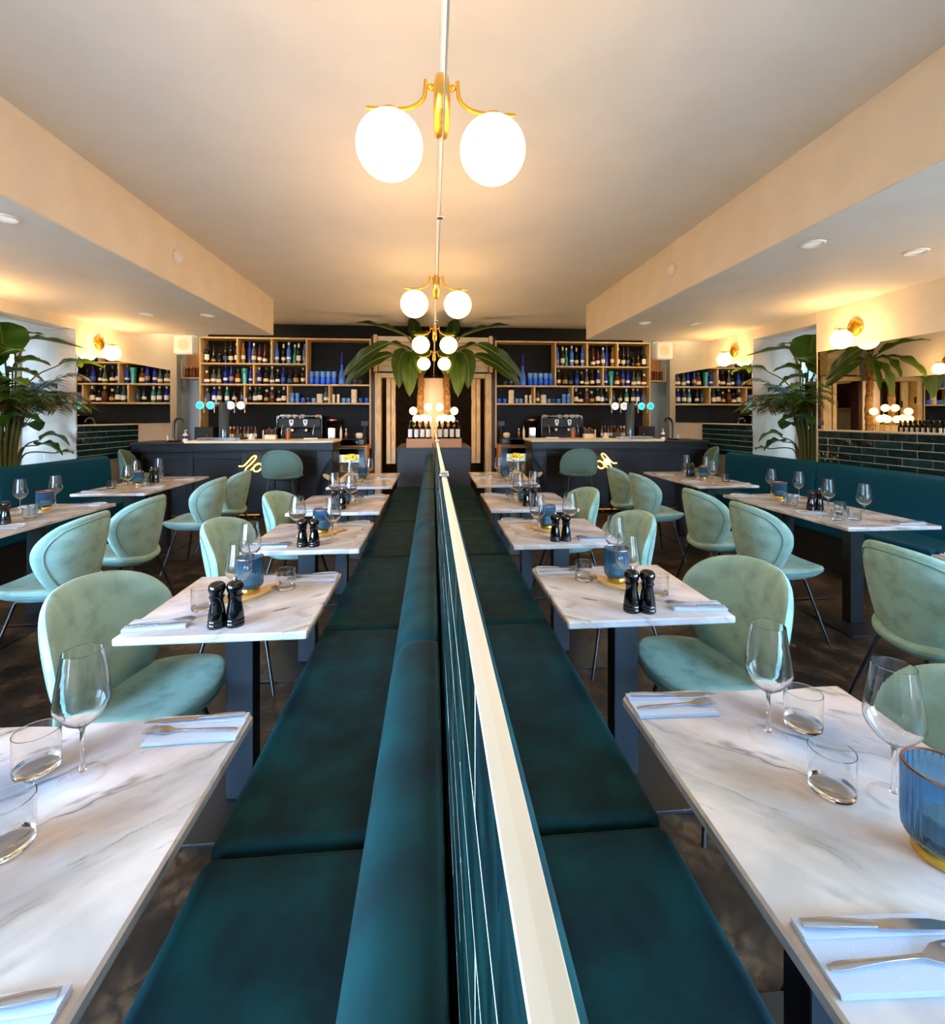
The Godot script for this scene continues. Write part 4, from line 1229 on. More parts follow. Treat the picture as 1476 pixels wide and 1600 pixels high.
	pt.box(Vector3(0, 0.006, 0), Vector3(0.09, 0.012, 0.09), 0.003)
	part("stand", pt.mesh(), M.black_matt, pos)
	part("screen", bx(Vector3(0, 0.255, 0.01), Vector3(0.115, 0.085, 0.02), 0.005), M.slate, pos)
	bottle("small_bottle", "slim white bottle standing on the black drawer unit", Vector3(-1.56, 1.085, -8.40), 6, M.white_gloss, M.label_white, M.black_matt, "small bottles on the drawer unit", 1.25)
	bottle("small_bottle", "short copper-coloured bottle with white cap on the black drawer unit", Vector3(-1.47, 1.085, -8.38), 6, M.copper, null, M.white_gloss, "small bottles on the drawer unit", 0.9)
	# lit drinks fridge in its wooden frame
	var fr := thing("drinks_fridge", "lit drinks fridge with a black door in a wooden frame, beside the bar", "fridge", Vector3(-1.37, 0, -8.30))
	part("wood_top", span(-0.28, 0.27, 0.935, 0.974, 0.0, -0.3, 0.004), M.wood_orange, fr)
	part("wood_side", span(0.235, 0.27, 0.0, 0.934, 0.0, -0.3, 0.004), M.wood_orange, fr)
	var cab := MB.new()
	cab.box(Vector3(-0.02, 0.45, -0.29), Vector3(0.50, 0.90, 0.02))
	cab.box(Vector3(-0.265, 0.45, -0.15), Vector3(0.02, 0.90, 0.28))
	cab.box(Vector3(0.222, 0.45, -0.15), Vector3(0.02, 0.90, 0.28))
	cab.box(Vector3(-0.02, 0.90, -0.15), Vector3(0.50, 0.04, 0.28))
	cab.box(Vector3(-0.02, 0.05, -0.15), Vector3(0.50, 0.10, 0.28))
	part("cabinet", cab.mesh(), M.white_matt, fr)
	var dr := MB.new()
	dr.box(Vector3(-0.02, 0.865, 0.0), Vector3(0.49, 0.10, 0.03), 0.003)
	dr.box(Vector3(-0.02, 0.10, 0.0), Vector3(0.49, 0.16, 0.03), 0.003)
	dr.box(Vector3(-0.245, 0.48, 0.0), Vector3(0.05, 0.68, 0.03), 0.003)
	dr.box(Vector3(0.180, 0.48, 0.0), Vector3(0.09, 0.68, 0.03), 0.003)
	var dp := part("door", dr.mesh(), M.black_gloss, fr)
	part("door_glass", span(-0.22, 0.135, 0.18, 0.815, 0.003, -0.003), M.window_glass, dp)
	for y in [0.30, 0.52, 0.685]:
		part("wire_shelf", span(-0.25, 0.21, y - 0.008, y, -0.04, -0.27, 0.002), M.white_gloss, fr)
	part("light_strip", span(-0.24, 0.20, 0.845, 0.86, -0.04, -0.07), M.fridge_glow, fr)
	omni(fr, Vector3(-0.02, 0.82, -0.06), 0.06, 0.03, Color(0.88, 0.96, 1.0))
	for k in 6:
		var up := k < 3
		bottle("drink_bottle", ["red-capped", "red-capped", "yellow"][k % 3] + " drink bottle inside the lit fridge, " + nth(k % 3) + " from the left on the " + ("upper" if up else "lower") + " shelf", Vector3(-1.55 + 0.085 * (k % 3), 0.685 if up else 0.52, -8.42), 6, M.white_gloss if k % 3 < 2 else M.b_gold, M.label_white, M.b_red if k % 3 < 2 else M.yellow_petal, "drinks in the fridge", 0.75)
	# loudspeaker and the little jar shelf in the alcove
	var sp := thing("loudspeaker", "white box loudspeaker hanging below the ceiling left of the bottle shelf", "loudspeaker", Vector3(-3.495, 2.48, -7.16))
	part("cabinet", bx(Vector3(0, 0, 0), Vector3(0.275, 0.28, 0.16), 0.025), M.white_matt, sp)
	part("grille", bx(Vector3(0, 0, 0.078), Vector3(0.25, 0.255, 0.012), 0.005), M.label_white, sp)
	var cn := MB.new()
	cn.lathe(P2([0.075, 0.0, 0.078, 0.004, 0.05, 0.005, 0.0, 0.003]), 24, Vector3(0, -0.01, 0.083), Basis(Vector3(1, 0, 0), PI / 2))
	part("cone_ring", cn.mesh(), M.label_cream, sp)
	part("bracket", bx(Vector3(-0.10, 0.06, -0.04), Vector3(0.12, 0.30, 0.05), 0.005), M.white_matt, sp)
	var js := thing("alcove_shelf", "small wooden wall shelf in the alcove left of the bottle shelf", "shelf", Vector3(-4.165, 2.13, -8.808))
	part("board", bx(Vector3(0, 0, 0), Vector3(0.33, 0.024, 0.22), 0.003), M.wood_board, js)
	part("post", bx(Vector3(-0.158, 0.17, 0.09), Vector3(0.025, 0.32, 0.025), 0.003), M.wood_pale, js)
	part("back_board", bx(Vector3(0, 0.24, -0.10), Vector3(0.33, 0.46, 0.02), 0.003), M.wood_orange, js)
	for k in 5:
		var j := thing("amber_jar", "tall amber glass jar in the alcove shelf, " + nth(k) + " from the left", "jar", Vector3(-4.272 + 0.058 * k, 2.1425, -8.79), 0.0, "amber jars in the alcove")
		part("glass_body", turned([0.0, 0.0, 0.024, 0.0, 0.027, 0.006, 0.027, 0.16, 0.02, 0.18, 0.0, 0.18], 16), M.b_amber, j)
		part("lid", turned([0.022, 0.18, 0.022, 0.205, 0.0, 0.207], 16), M.wood_orange, j)
	var cr := thing("black_crate", "black appliance on the work top in the alcove behind the faucet", "appliance", Vector3(-3.78, 0.967, -8.42))
	part("body", bx(Vector3(0, 0.16, 0), Vector3(0.30, 0.32, 0.22), 0.012), M.black_matt, cr)
	part("knob", bx(Vector3(0.06, 0.18, 0.115), Vector3(0.03, 0.03, 0.02), 0.005), M.chrome, cr)

# ------------------------------------------------------------------ corner by the door
func build_corner() -> void:
	# door frame, boards above it and the folded door leaf
	var d := struct("door_1", span(-1.005, -0.90, 0.0, 2.235, -8.80, -8.56, 0.006), M.wood_pale)
	part("head_jamb", span(-0.898, -0.22, 2.152, 2.235, -8.80, -8.56, 0.006), M.wood_board, d)
	for k in 2:
		part("door_leaf", span(-0.815 + 0.086 * k, -0.737 + 0.086 * k, 0.62, 2.145, -8.70 + 0.02 * k, -8.66 + 0.02 * k, 0.004), M.wood_pale, d)
	part("hinge", span(-0.905, -0.893, 1.72, 1.85, -8.62, -8.58, 0.002), M.dark_steel, d)
	part("hinge", span(-0.655, -0.645, 1.64, 1.77, -8.66, -8.62, 0.002), M.dark_steel, d)
	var tr := struct("trim_4", span(-1.02, -0.96, 2.25, 2.90, -8.70, -8.5, 0.004), M.wood_pale)
	for k in 6:
		var p := part("plank", span(-0.958, -0.20, 2.262 + 0.106 * k, 2.360 + 0.106 * k, -8.66, -8.62, 0.004), M.wood_cream, tr)
		p.rotation.z = rng.randf_range(-0.004, 0.004)
	var pic := thing("framed_picture", "dark framed picture on the pale passage wall beyond the palm trunk", "picture", Vector3(0.03, 1.89, -9.20))
	part("canvas", span(-0.012, 0.0, -0.25, 0.25, -0.26, 0.26), M.maroon, pic)
	for s in [-1.0, 1.0]:
		part("frame_bar", span(-0.02, 0.002, -0.275, 0.275, s * 0.275 - 0.012, s * 0.275 + 0.012, 0.003), M.wood_cream, pic)
		part("frame_bar", span(-0.02, 0.002, s * 0.262 - 0.012, s * 0.262 + 0.012, -0.26, 0.26, 0.003), M.wood_cream, pic)
	# grey cabinet at the end of the bench
	var c := thing("lamp_cabinet", "dark grey cabinet at the end of the bench, carrying the wine box", "cabinet", Vector3(-0.243, 0, -7.78))
	part("body", span(-0.262, 0.262, 0.0, 0.985, -0.47, 0.775, 0.004), M.slate, c)
	part("top_board", span(-0.272, 0.2625, 0.985, 1.008, -0.475, 0.785, 0.003), M.slate, c)
	var b := thing("wine_box", "low wooden wine box holding dark bottles on the grey cabinet", "box", Vector3(-0.185, 1.008, -7.09))
	part("front_board", span(-0.185, 0.185, 0.012, 0.130, 0.072, 0.084, 0.002), M.wood_orange, b)
	part("back_board", span(-0.185, 0.185, 0.012, 0.130, -0.704, -0.692, 0.002), M.wood_orange, b)
	for s in [-1.0, 1.0]:
		part("end_board", span(s * 0.185 - 0.006, s * 0.185 + 0.006, 0.012, 0.130, -0.69, 0.07, 0.002), M.wood_orange, b)
	part("bottom_board", span(-0.19, 0.19, 0.0, 0.012, -0.706, 0.086, 0.002), M.wood_orange, b)
	for k in 32:
		var i := k % 4
		var row: int = k / 4
		bottle("wine_bottle", "dark wine bottle, " + nth(i) + " from left, " + nth(row) + " row from the front of the wine box", Vector3(-0.318 + 0.088 * i, 1.0205, -7.052 - 0.092 * row), 7, M.b_black, M.label_white, M.b_black if (i + row) % 2 else M.b_brown, "bottles in the wine box", 1.22)
	# cluster lamp
	var l := thing("cluster_lamp", "brass table lamp with a cluster of five white globes behind the wine box", "table lamp", Vector3(-0.205, 1.008, -8.20))
	part("base", bx(Vector3(0, 0.008, 0), Vector3(0.26, 0.016, 0.18), 0.003), M.brass, l)
	var gs := [[-0.115, 0.550, 0.0], [0.135, 0.615, -0.02], [-0.055, 0.415, 0.07], [0.050, 0.425, 0.05], [0.135, 0.405, 0.02]]
	for g in gs:
		var rod := MB.new()
		rod.tube(P3([g[0] * 0.7, 0.012, g[2] * 0.7, g[0] * 0.7, g[1] - 0.09, g[2] * 0.7, g[0], g[1] - 0.055, g[2]]), 0.005, 8)
		part("brass_rod", rod.mesh(), M.brass, l)
		var gb := MB.new()
		gb.ball(Vector3(g[0], g[1], g[2]), 0.068, 20)
		part("globe_bulb", gb.mesh(), M.globe_glow, l)
		omni(l, Vector3(g[0], g[1], g[2]), 0.10, 0.06)
	var fb := MB.new()
	for y in [0.10, 0.30]:
		fb.tube(P3([-0.13, y, 0.09, 0.13, y, 0.09, 0.13, y, -0.09, -0.13, y, -0.09, -0.13, y, 0.09]), 0.004, 6)
	for s in [[-0.13, 0.09], [0.13, 0.09], [0.13, -0.09], [-0.13, -0.09]]:
		fb.tube(P3([s[0], 0.012, s[1], s[0], 0.30, s[1]]), 0.004, 6)
	part("brass_frame", fb.mesh(), M.brass, l)

# ------------------------------------------------------------------ plants
func leaf(base: Vector3, mid: Vector3, tip: Vector3, w: float, up: Vector3, fold := 0.25, wave := 0.02, nose := 0.8) -> Array:
	var c := func(t: float) -> Vector3:
		return base * (1 - t) * (1 - t) + mid * 2.0 * t * (1 - t) + tip * t * t
	var ph := rng.randf() * TAU
	var f := func(u: float, v: float) -> Vector3:
		var p: Vector3 = c.call(u)
		var d: Vector3 = (c.call(minf(u + 0.02, 1.0)) - c.call(maxf(u - 0.02, 0.0))).normalized()
		var side := d.cross(up).normalized()
		var nn := side.cross(d)
		var q := v * 2.0 - 1.0
		var ww := w * pow(sin(PI * clampf(pow(u, nose), 0.0, 1.0)), 0.6)
		return p + side * q * ww + nn * (absf(q) * ww * fold + wave * q * sin(ph + u * 17.0 + q * 2.0) * sin(PI * u))
	var m := MB.new()
	m.sheet(f, 16, 6, 1.0)
	var r := MB.new()
	var pts := PackedVector3Array()
	var rad := []
	for k in 11:
		pts.append(c.call(k / 10.0))
		rad.append(lerpf(0.009, 0.002, k / 10.0))
	r.tube(pts, rad, 6)
	return [m.mesh(), r.mesh()]

func add_leaf(t: Node3D, m: Material, base: Vector3, mid: Vector3, tip: Vector3, w: float, fold := 0.25, wave := 0.02, up := Vector3.UP, nose := 0.8) -> void:
	var l := leaf(base, mid, tip, w, up, fold, wave, nose)
	var p := part("leaf", l[0], m, t)
	part("midrib", l[1], M.leaf_rib, p)

func stalk(t: Node3D, pts: PackedVector3Array, r0: float, r1: float, called := "stem", m: Material = null) -> void:
	var c := curve3(pts, 6)
	var rad := []
	for k in c.size():
		rad.append(lerpf(r0, r1, float(k) / (c.size() - 1)))
	var b := MB.new()
	b.tube(c, rad, 8)
	part(called, b.mesh(), m if m else M.stem_green, t)

func build_plants() -> void:
	# banana palm behind the cabinet
	var o := Vector3(-0.205, 0, -8.42)
	var t := thing("banana_palm", "tall banana palm with a rough trunk and broad leaves beside the doorway", "palm", o)
	part("pot", turned([0.0, 1.0085, 0.075, 1.0085, 0.085, 1.02, 0.092, 1.13, 0.084, 1.13, 0.08, 1.11, 0.0, 1.11], 24), M.brass, t)
	var tk := MB.new()
	var tp := curve3(P3([0.0, 1.09, 0.0, 0.008, 1.3, 0.01, -0.005, 1.6, 0.0, 0.015, 2.1, 0.01, 0.0, 2.48, 0.0]), 8)
	var tr := []
	for k in tp.size():
		tr.append(0.066 - 0.012 * k / tp.size() + 0.006 * sin(k * 1.7))
	tk.tube(tp, tr, 14)
	part("trunk", tk.mesh(), M.bark, t)
	var cr := Vector3(0, 2.44, 0)
	# tip (relative to the root), half width, material
	var lv := [
		[Vector3(-0.21, 2.80, 0.37), Vector3(-0.61, 2.98, 0.42), Vector3(-1.05, 3.00, 0.42), 0.13, 1],
		[Vector3(-0.48, 2.69, 0.37), Vector3(-0.85, 2.58, 0.42), Vector3(-1.25, 2.11, 0.42), 0.11, 0],
		[Vector3(-0.43, 2.50, 0.32), Vector3(-0.83, 2.45, 0.37), Vector3(-1.22, 1.98, 0.39), 0.12, 1],
		[Vector3(-0.22, 2.56, 0.22), Vector3(-0.38, 2.54, 0.46), Vector3(-0.33, 1.92, 0.55), 0.14, 0],
		[Vector3(-0.10, 2.52, 0.20), Vector3(-0.18, 2.44, 0.52), Vector3(-0.16, 1.78, 0.62), 0.15, 2],
		[Vector3(-0.04, 2.66, 0.05), Vector3(-0.08, 2.94, 0.20), Vector3(-0.14, 3.07, 0.55), 0.12, 1],
		[Vector3(0.0, 2.62, 0.20), Vector3(0.03, 2.84, 0.60), Vector3(0.0, 2.72, 1.15), 0.14, 0],
		[Vector3(0.02, 2.56, 0.22), Vector3(0.04, 2.62, 0.62), Vector3(0.02, 2.12, 1.05), 0.14, 0],
		[Vector3(-0.14, 2.60, -0.08), Vector3(-0.42, 2.84, -0.05), Vector3(-0.85, 2.62, -0.06), 0.12, 1],
		[Vector3(0.05, 2.55, 0.14), Vector3(0.07, 2.60, 0.40), Vector3(0.08, 2.15, 0.55), 0.10, 0],
	]
	for q in lv:
		stalk(t, PackedVector3Array([cr, cr.lerp(q[0], 0.55) + Vector3(0, 0.04, 0), q[0]]), 0.022, 0.011, "leaf_stalk")
		add_leaf(t, M["leaf_%d" % q[4]], q[0], q[1], q[2], q[3], 0.28, 0.022, Vector3.UP if absf(q[2].y - q[0].y) < 0.45 else Vector3(0.3, 0.6, 0.9), 0.95)
	# two plants in the window niche
	var p1 := thing("broad_leaf_plant", "broad-leaved potted plant with glossy dark leaves in the window niche", "plant", Vector3(-4.50, 0.66, -5.60))
	part("pot", turned([0.0, 0.0, 0.10, 0.0, 0.125, 0.20, 0.11, 0.20, 0.10, 0.17, 0.0, 0.17], 22), M.white_matt, p1)
	var bl := [
		[Vector3(0.02, 1.05, 0.02), Vector3(0.10, 1.40, -0.05), Vector3(0.06, 1.46, -0.05), Vector3(0.42, 1.36, -0.45), 0.075, 1],
		[Vector3(0.05, 0.85, -0.05), Vector3(0.22, 1.15, -0.30), Vector3(0.30, 1.28, -0.45), Vector3(0.45, 1.16, -0.72), 0.06, 1],
		[Vector3(0.0, 1.10, 0.12), Vector3(0.08, 1.18, 0.24), Vector3(0.16, 1.45, 0.36), Vector3(0.20, 1.50, 0.62), 0.15, 1],
		[Vector3(0.05, 1.0, 0.1), Vector3(0.18, 1.12, 0.18), Vector3(0.30, 1.20, 0.20), Vector3(0.42, 1.10, 0.08), 0.085, 1],
		[Vector3(0.05, 0.95, 0.15), Vector3(0.15, 1.02, 0.25), Vector3(0.30, 1.08, 0.28), Vector3(0.44, 0.92, 0.20), 0.08, 0],
		[Vector3(0.02, 0.95, 0.2), Vector3(0.10, 1.12, 0.38), Vector3(0.26, 1.26, 0.48), Vector3(0.50, 1.20, 0.52), 0.07, 2],
		[Vector3(0.02, 0.8, 0.2), Vector3(0.12, 0.88, 0.38), Vector3(0.30, 0.98, 0.50), Vector3(0.55, 0.86, 0.56), 0.085, 2],
		[Vector3(0.0, 0.7, 0.15), Vector3(0.10, 0.80, 0.25), Vector3(0.22, 0.84, 0.30), Vector3(0.36, 0.74, 0.32), 0.09, 1],
		[Vector3(0.02, 0.5, 0.1), Vector3(0.14, 0.56, 0.2), Vector3(0.28, 0.60, 0.26), Vector3(0.46, 0.50, 0.28), 0.07, 2],
		[Vector3(0.04, 0.22, -0.06), Vector3(0.14, 0.30, -0.14), Vector3(0.24, 0.44, -0.18), Vector3(0.34, 0.22, -0.30), 0.085, 0],
		[Vector3(0.04, 0.20, -0.02), Vector3(0.16, 0.24, -0.08), Vector3(0.26, 0.30, -0.08), Vector3(0.38, 0.12, -0.14), 0.09, 1],
		[Vector3(0.04, 0.15, -0.08), Vector3(0.20, 0.14, -0.28), Vector3(0.28, 0.18, -0.36), Vector3(0.34, 0.12, -0.48), 0.04, 1],
		[Vector3(-0.02, 0.9, 0.2), Vector3(0.04, 1.05, 0.34), Vector3(0.10, 1.22, 0.40), Vector3(0.14, 1.10, 0.58), 0.10, 1],
		[Vector3(-0.02, 0.9, 0.1), Vector3(-0.04, 1.10, 0.26), Vector3(0.02, 1.28, 0.34), Vector3(0.10, 1.26, 0.56), 0.10, 0],
		[Vector3(-0.04, 0.7, 0.2), Vector3(0.0, 0.82, 0.34), Vector3(0.06, 0.98, 0.42), Vector3(0.10, 0.84, 0.60), 0.11, 1],
		[Vector3(-0.04, 0.4, 0.15), Vector3(0.02, 0.50, 0.30), Vector3(0.12, 0.62, 0.40), Vector3(0.20, 0.46, 0.58), 0.10, 1],
		[Vector3(-0.02, 0.3, 0.0), Vector3(0.06, 0.42, 0.02), Vector3(0.16, 0.56, 0.04), Vector3(0.30, 0.40, 0.08), 0.10, 1],
		[Vector3(0.0, 1.1, 0.0), Vector3(0.06, 1.36, 0.10), Vector3(0.16, 1.50, 0.10), Vector3(0.30, 1.44, -0.02), 0.035, 1],
		[Vector3(0.02, 0.75, 0.05), Vector3(0.16, 0.80, 0.0), Vector3(0.30, 0.86, 0.0), Vector3(0.44, 0.66, -0.05), 0.10, 1],
	]
	for q in bl:
		for j in 4:
			q[j] += Vector3(0, 0.24, 0)
			if q[j].x < 0.38:
				q[j].z = clampf(q[j].z, -0.36, 0.44)
		stalk(p1, PackedVector3Array([Vector3(0, 0.16, 0), q[0], q[1]]), 0.011, 0.006, "leaf_stalk")
		add_leaf(p1, M["leaf_%d" % q[5]], q[1], q[2], q[3], q[4] * 1.35, 0.30, 0.012)
	var p2 := thing("feather_palm", "feathery palm with cane-like yellow-green stems in the window niche", "palm", Vector3(-4.46, 0.66, -5.42))
	part("pot", turned([0.0, 0.0, 0.12, 0.0, 0.15, 0.16, 0.135, 0.16, 0.12, 0.13, 0.0, 0.13], 22), M.slate, p2)
	for k in 14:
		var a := TAU * k / 14.0
		stalk(p2, PackedVector3Array([Vector3(0.06 * cos(a), 0.12, 0.06 * sin(a)), Vector3(0.09 * cos(a) + 0.02, 0.60, 0.10 * sin(a)), Vector3(0.13 * cos(a) + 0.04, 0.99, 0.14 * sin(a) - 0.05)]), 0.015, 0.010, "cane")
	for k in 34:
		var a := TAU * k / 17.0 + 0.3
		var reach := 0.36 + 0.22 * rng.randf()
		var b := Vector3(0.10 * cos(a) + 0.05, 0.72 + 0.03 * (k % 8), 0.12 * sin(a) - 0.05)
		var e := b + Vector3(cos(a) * reach * 0.75 + 0.12, 0.02 + 0.32 * rng.randf(), sin(a) * reach - 0.05)
		e.x = clampf(e.x, -0.24, 0.55)
		if e.x < 0.36:
			e.z = clampf(e.z, -0.46, 0.20)
		var mid := b.lerp(e, 0.5) + Vector3(0, 0.25, 0)
		frond(p2, b, mid, e, M.leaf_dry if k % 7 == 3 else M["leaf_%d" % (k % 2)])

func frond(t: Node3D, b: Vector3, mid: Vector3, e: Vector3, m: Material) -> void:
	var c := func(u: float) -> Vector3:
		return b * (1 - u) * (1 - u) + mid * 2.0 * u * (1 - u) + e * u * u
	var s := MB.new()
	var pts := PackedVector3Array()
	for k in 11:
		pts.append(c.call(k / 10.0))
	s.tube(pts, 0.004, 5)
	for k in 17:
		var u := 0.18 + 0.80 * k / 16.0
		var p: Vector3 = c.call(u)
		var d: Vector3 = (c.call(minf(u + 0.02, 1.0)) - c.call(u - 0.02)).normalized()
		var sd := d.cross(Vector3.UP).normalized()
		for q in [-1.0, 1.0]:
			var ln := (0.13 + 0.14 * sin(PI * u)) * rng.randf_range(0.8, 1.15)
			var dir: Vector3 = (sd * q + d * 0.75 + Vector3(0, -0.05 + 0.25 * rng.randf(), 0)).normalized()
			var tip: Vector3 = p + dir * ln + Vector3(0, -0.22 * ln, 0)
			var ctr: Vector3 = p + dir * ln * 0.5
			var wd: Vector3 = d.cross(dir).cross(dir).normalized() * 0.010
			var nn: Vector3 = wd.cross(dir).normalized()
			s.tri(p, ctr + wd, ctr - wd, nn, nn, nn)
			s.tri(ctr + wd, tip, ctr - wd, nn, nn, nn)
	part("frond", s.mesh(), m, t)

# ------------------------------------------------------------------ things on the tables
const TOP := 0.7504

func wine_glass(label: String, x: float, z: float) -> void:
	if not S.has("wg"):
		S.wg_foot = turned([0.0365, 0.0002, 0.0375, 0.0012, 0.036, 0.0026, 0.018, 0.005, 0.007, 0.010], 40, 50.0)
		S.wg = turned([0.0, 0.0095, 0.0066, 0.0105, 0.0042, 0.020, 0.0036, 0.055, 0.0040, 0.088, 0.0070, 0.0965, 0.012, 0.099, 0.028, 0.111, 0.0415, 0.129, 0.0465, 0.142, 0.0465, 0.150, 0.043, 0.178, 0.0375, 0.212, 0.0335, 0.2435, 0.0329, 0.2442, 0.0323, 0.2435, 0.0363, 0.212, 0.0418, 0.178, 0.0453, 0.150, 0.0453, 0.1425, 0.0403, 0.130, 0.027, 0.1125, 0.012, 0.1010, 0.0, 0.0995], 40, 33.0)
	var t := thing("wine_glass", label, "wine glass", Vector3(x, TOP, z), 0.0, "stemmed wine glasses")
	part("bowl_and_stem", S.wg, M.clear_glass, t)
	part("foot", S.wg_foot, M.solid_glass, t)

func tumbler(label: String, x: float, z: float) -> void:
	if not S.has("tb"):
		S.tb = turned([0.0, 0.0002, 0.034, 0.0002, 0.0368, 0.002, 0.0382, 0.010, 0.0385, 0.078, 0.0377, 0.0788, 0.0370, 0.078, 0.0366, 0.014, 0.030, 0.0105, 0.0, 0.0095], 40, 33.0)
	var t := thing("water_tumbler", label, "tumbler", Vector3(x, TOP, z), 0.0, "clear water tumblers")
	part("glass_body", S.tb, M.clear_glass, t)

func candle_holder(label: String, x: float, z: float, y := TOP) -> void:
	if not S.has("ch_wall"):
		var w := MB.new()
		w.lathe(P2([0.0, 0.0215, 0.034, 0.0215, 0.045, 0.025, 0.050, 0.034, 0.051, 0.05, 0.051, 0.1385, 0.0485, 0.1385, 0.0485, 0.05, 0.0465, 0.037, 0.040, 0.030, 0.0, 0.029]), 240, Vector3.ZERO, Basis(), 50.0, 30, 0.022)
		S.ch_wall = w.mesh()
		S.ch_rim = turned([0.0475, 0.1375, 0.0480, 0.1405, 0.0505, 0.1405, 0.0515, 0.1375], 40)
		S.ch_foot = turned([0.0, 0.0, 0.037, 0.0, 0.039, 0.003, 0.039, 0.016, 0.036, 0.021, 0.0, 0.021], 32)
		S.ch_candle = turned([0.0, 0.0305, 0.030, 0.0305, 0.030, 0.062, 0.027, 0.065, 0.0, 0.063], 24)
	var t := thing("candle_holder", label, "candle holder", Vector3(x, y, z), 0.0, "ribbed blue glass candle holders")
	part("ribbed_glass", S.ch_wall, M.candle_blue, t)
	part("copper_rim", S.ch_rim, M.copper, t)
	part("brass_foot", S.ch_foot, M.brass, t)
	part("candle", S.ch_candle, M.label_cream, t)

func mill(label: String, x: float, z: float, pepper: bool) -> void:
	if not S.has("mill"):
		S.mill = turned([0.0, 0.0, 0.0285, 0.0, 0.030, 0.003, 0.030, 0.012, 0.0285, 0.0145, 0.030, 0.017, 0.029, 0.024, 0.0272, 0.0265, 0.0285, 0.030, 0.0255, 0.055, 0.0215, 0.076, 0.0205, 0.086, 0.0225, 0.096, 0.0245, 0.101], 28, 50.0)
		S.mill_head = turned([0.022, 0.101, 0.0205, 0.1035, 0.022, 0.106, 0.0215, 0.112, 0.0255, 0.118, 0.0275, 0.128, 0.0255, 0.139, 0.019, 0.146, 0.010, 0.149, 0.0, 0.1495], 28, 50.0)
		S.mill_knob = turned([0.003, 0.148, 0.0035, 0.153, 0.0065, 0.155, 0.0065, 0.160, 0.004, 0.163, 0.0, 0.1635], 16)
	var t := thing("pepper_mill" if pepper else "salt_mill", label, "mill", Vector3(x, TOP, z), 0.0, "black turned salt and pepper mills")
	part("body", S.mill, M.black_gloss, t)
	part("head", S.mill_head, M.black_gloss, t)
	if pepper:
		part("chrome_knob", S.mill_knob, M.chrome, t)

# napkin lies along local x; the cutlery handles are at +x
func setting(where: String, x: float, z: float, turn: float, open := false) -> void:
	if not S.has("fork"):
		var nk := MB.new()
		nk.box(Vector3(0, 0.0022, 0), Vector3(0.195, 0.0044, 0.090), 0.002)
		nk.box(Vector3(0.001, 0.0060, 0.001), Vector3(0.193, 0.0030, 0.087), 0.0014)
		S.napkin = nk.mesh()
		var fo := MB.new()
		fo.box(Vector3(0.0, 0.0088, -0.030), Vector3(0.193, 0.0024, 0.028), 0.0011)
		S.napkin_fold = fo.mesh()
		var lift := func(px: float, pz: float) -> float:
			var u := (px + 0.10) / 0.20
			return 0.0035 * sin(clampf(u, 0, 1) * PI) + 0.010 * pow(clampf(0.30 - u, 0, 1) / 0.30, 1.0) * (1.0 - clampf(0.12 - u, 0, 1) * 6.0)
		var f := MB.new()
		var half := [-0.010, 0.0024, -0.030, 0.0030, -0.040, 0.0075, -0.050, 0.0115, -0.060, 0.0120]
		var poly := P2(half)
		for k in 4:   # tines
			var zc := 0.0102 - 0.0068 * k
			poly.append_array(P2([-0.062, zc + 0.0019, -0.080, zc + 0.0017, -0.099, zc + 0.0008, -0.099, zc - 0.0008, -0.080, zc - 0.0017, -0.062, zc - 0.0019]))
		for k in range(half.size() - 2, -1, -2):
			poly.append(Vector2(half[k], -half[k + 1]))
		f.prism(poly, 0.0, 0.0022, lift)
		f.prism(P2([-0.058, -0.004, -0.046, -0.0035, -0.046, 0.0035, -0.058, 0.004]), 0.0021, 0.0026, lift)
		S.fork = f.mesh()
		var fh := MB.new()
		var fp := PackedVector3Array()
		for k in 12:
			var px := lerpf(-0.028, 0.100, k / 11.0)
			fp.append(Vector3(px, 0.0014 + lift.call(px, 0.0), 0))
		fh.tube(fp, [0.0030, 0.0029, 0.0028, 0.0028, 0.0030, 0.0034, 0.0039, 0.0045, 0.0052, 0.0058, 0.0060, 0.0046], 10, true, 0.38)
		S.fork_handle = fh.mesh()
		var kb := MB.new()
		kb.prism(P2([0.0, -0.0065, -0.03, -0.0085, -0.08, -0.0080, -0.108, -0.0030, -0.115, 0.0040, -0.08, 0.0062, 0.0, 0.0060]), 0.0022, 0.0036)
		S.knife_blade = kb.mesh()
		var kh := MB.new()
		kh.tube(P3([0.0, 0.0036, 0, 0.02, 0.0042, 0, 0.06, 0.0052, 0, 0.10, 0.0050, 0]), [0.0050, 0.0058, 0.0072, 0.0060], 10, true, 0.6)
		S.knife_handle = kh.mesh()
	var n := thing("folded_napkin", "white folded cloth napkin " + where, "napkin", Vector3(x, TOP, z), turn, "folded napkins")
	part("cloth", S.napkin, M.napkin, n)
	part("top_fold", S.napkin_fold, M.napkin, n)
	var B := Basis(Vector3.UP, turn)
	var o := Vector3(x, TOP, z)
	var k := thing("table_knife", "steel table knife on its napkin, " + where.trim_prefix("on the "), "knife", o + B * Vector3(-0.010, 0.0102, -0.027), turn + 0.04, "table knives")
	part("blade", S.knife_blade, M.steel, k)
	part("handle", S.knife_handle, M.steel, k)
	var f := thing("table_fork", "steel table fork on its napkin, " + where.trim_prefix("on the "), "fork", o + B * Vector3(-0.010, 0.0078, 0.012), turn - 0.05, "table forks")
	part("tined_head", S.fork, M.steel, f)
	part("handle", S.fork_handle, M.steel, f)

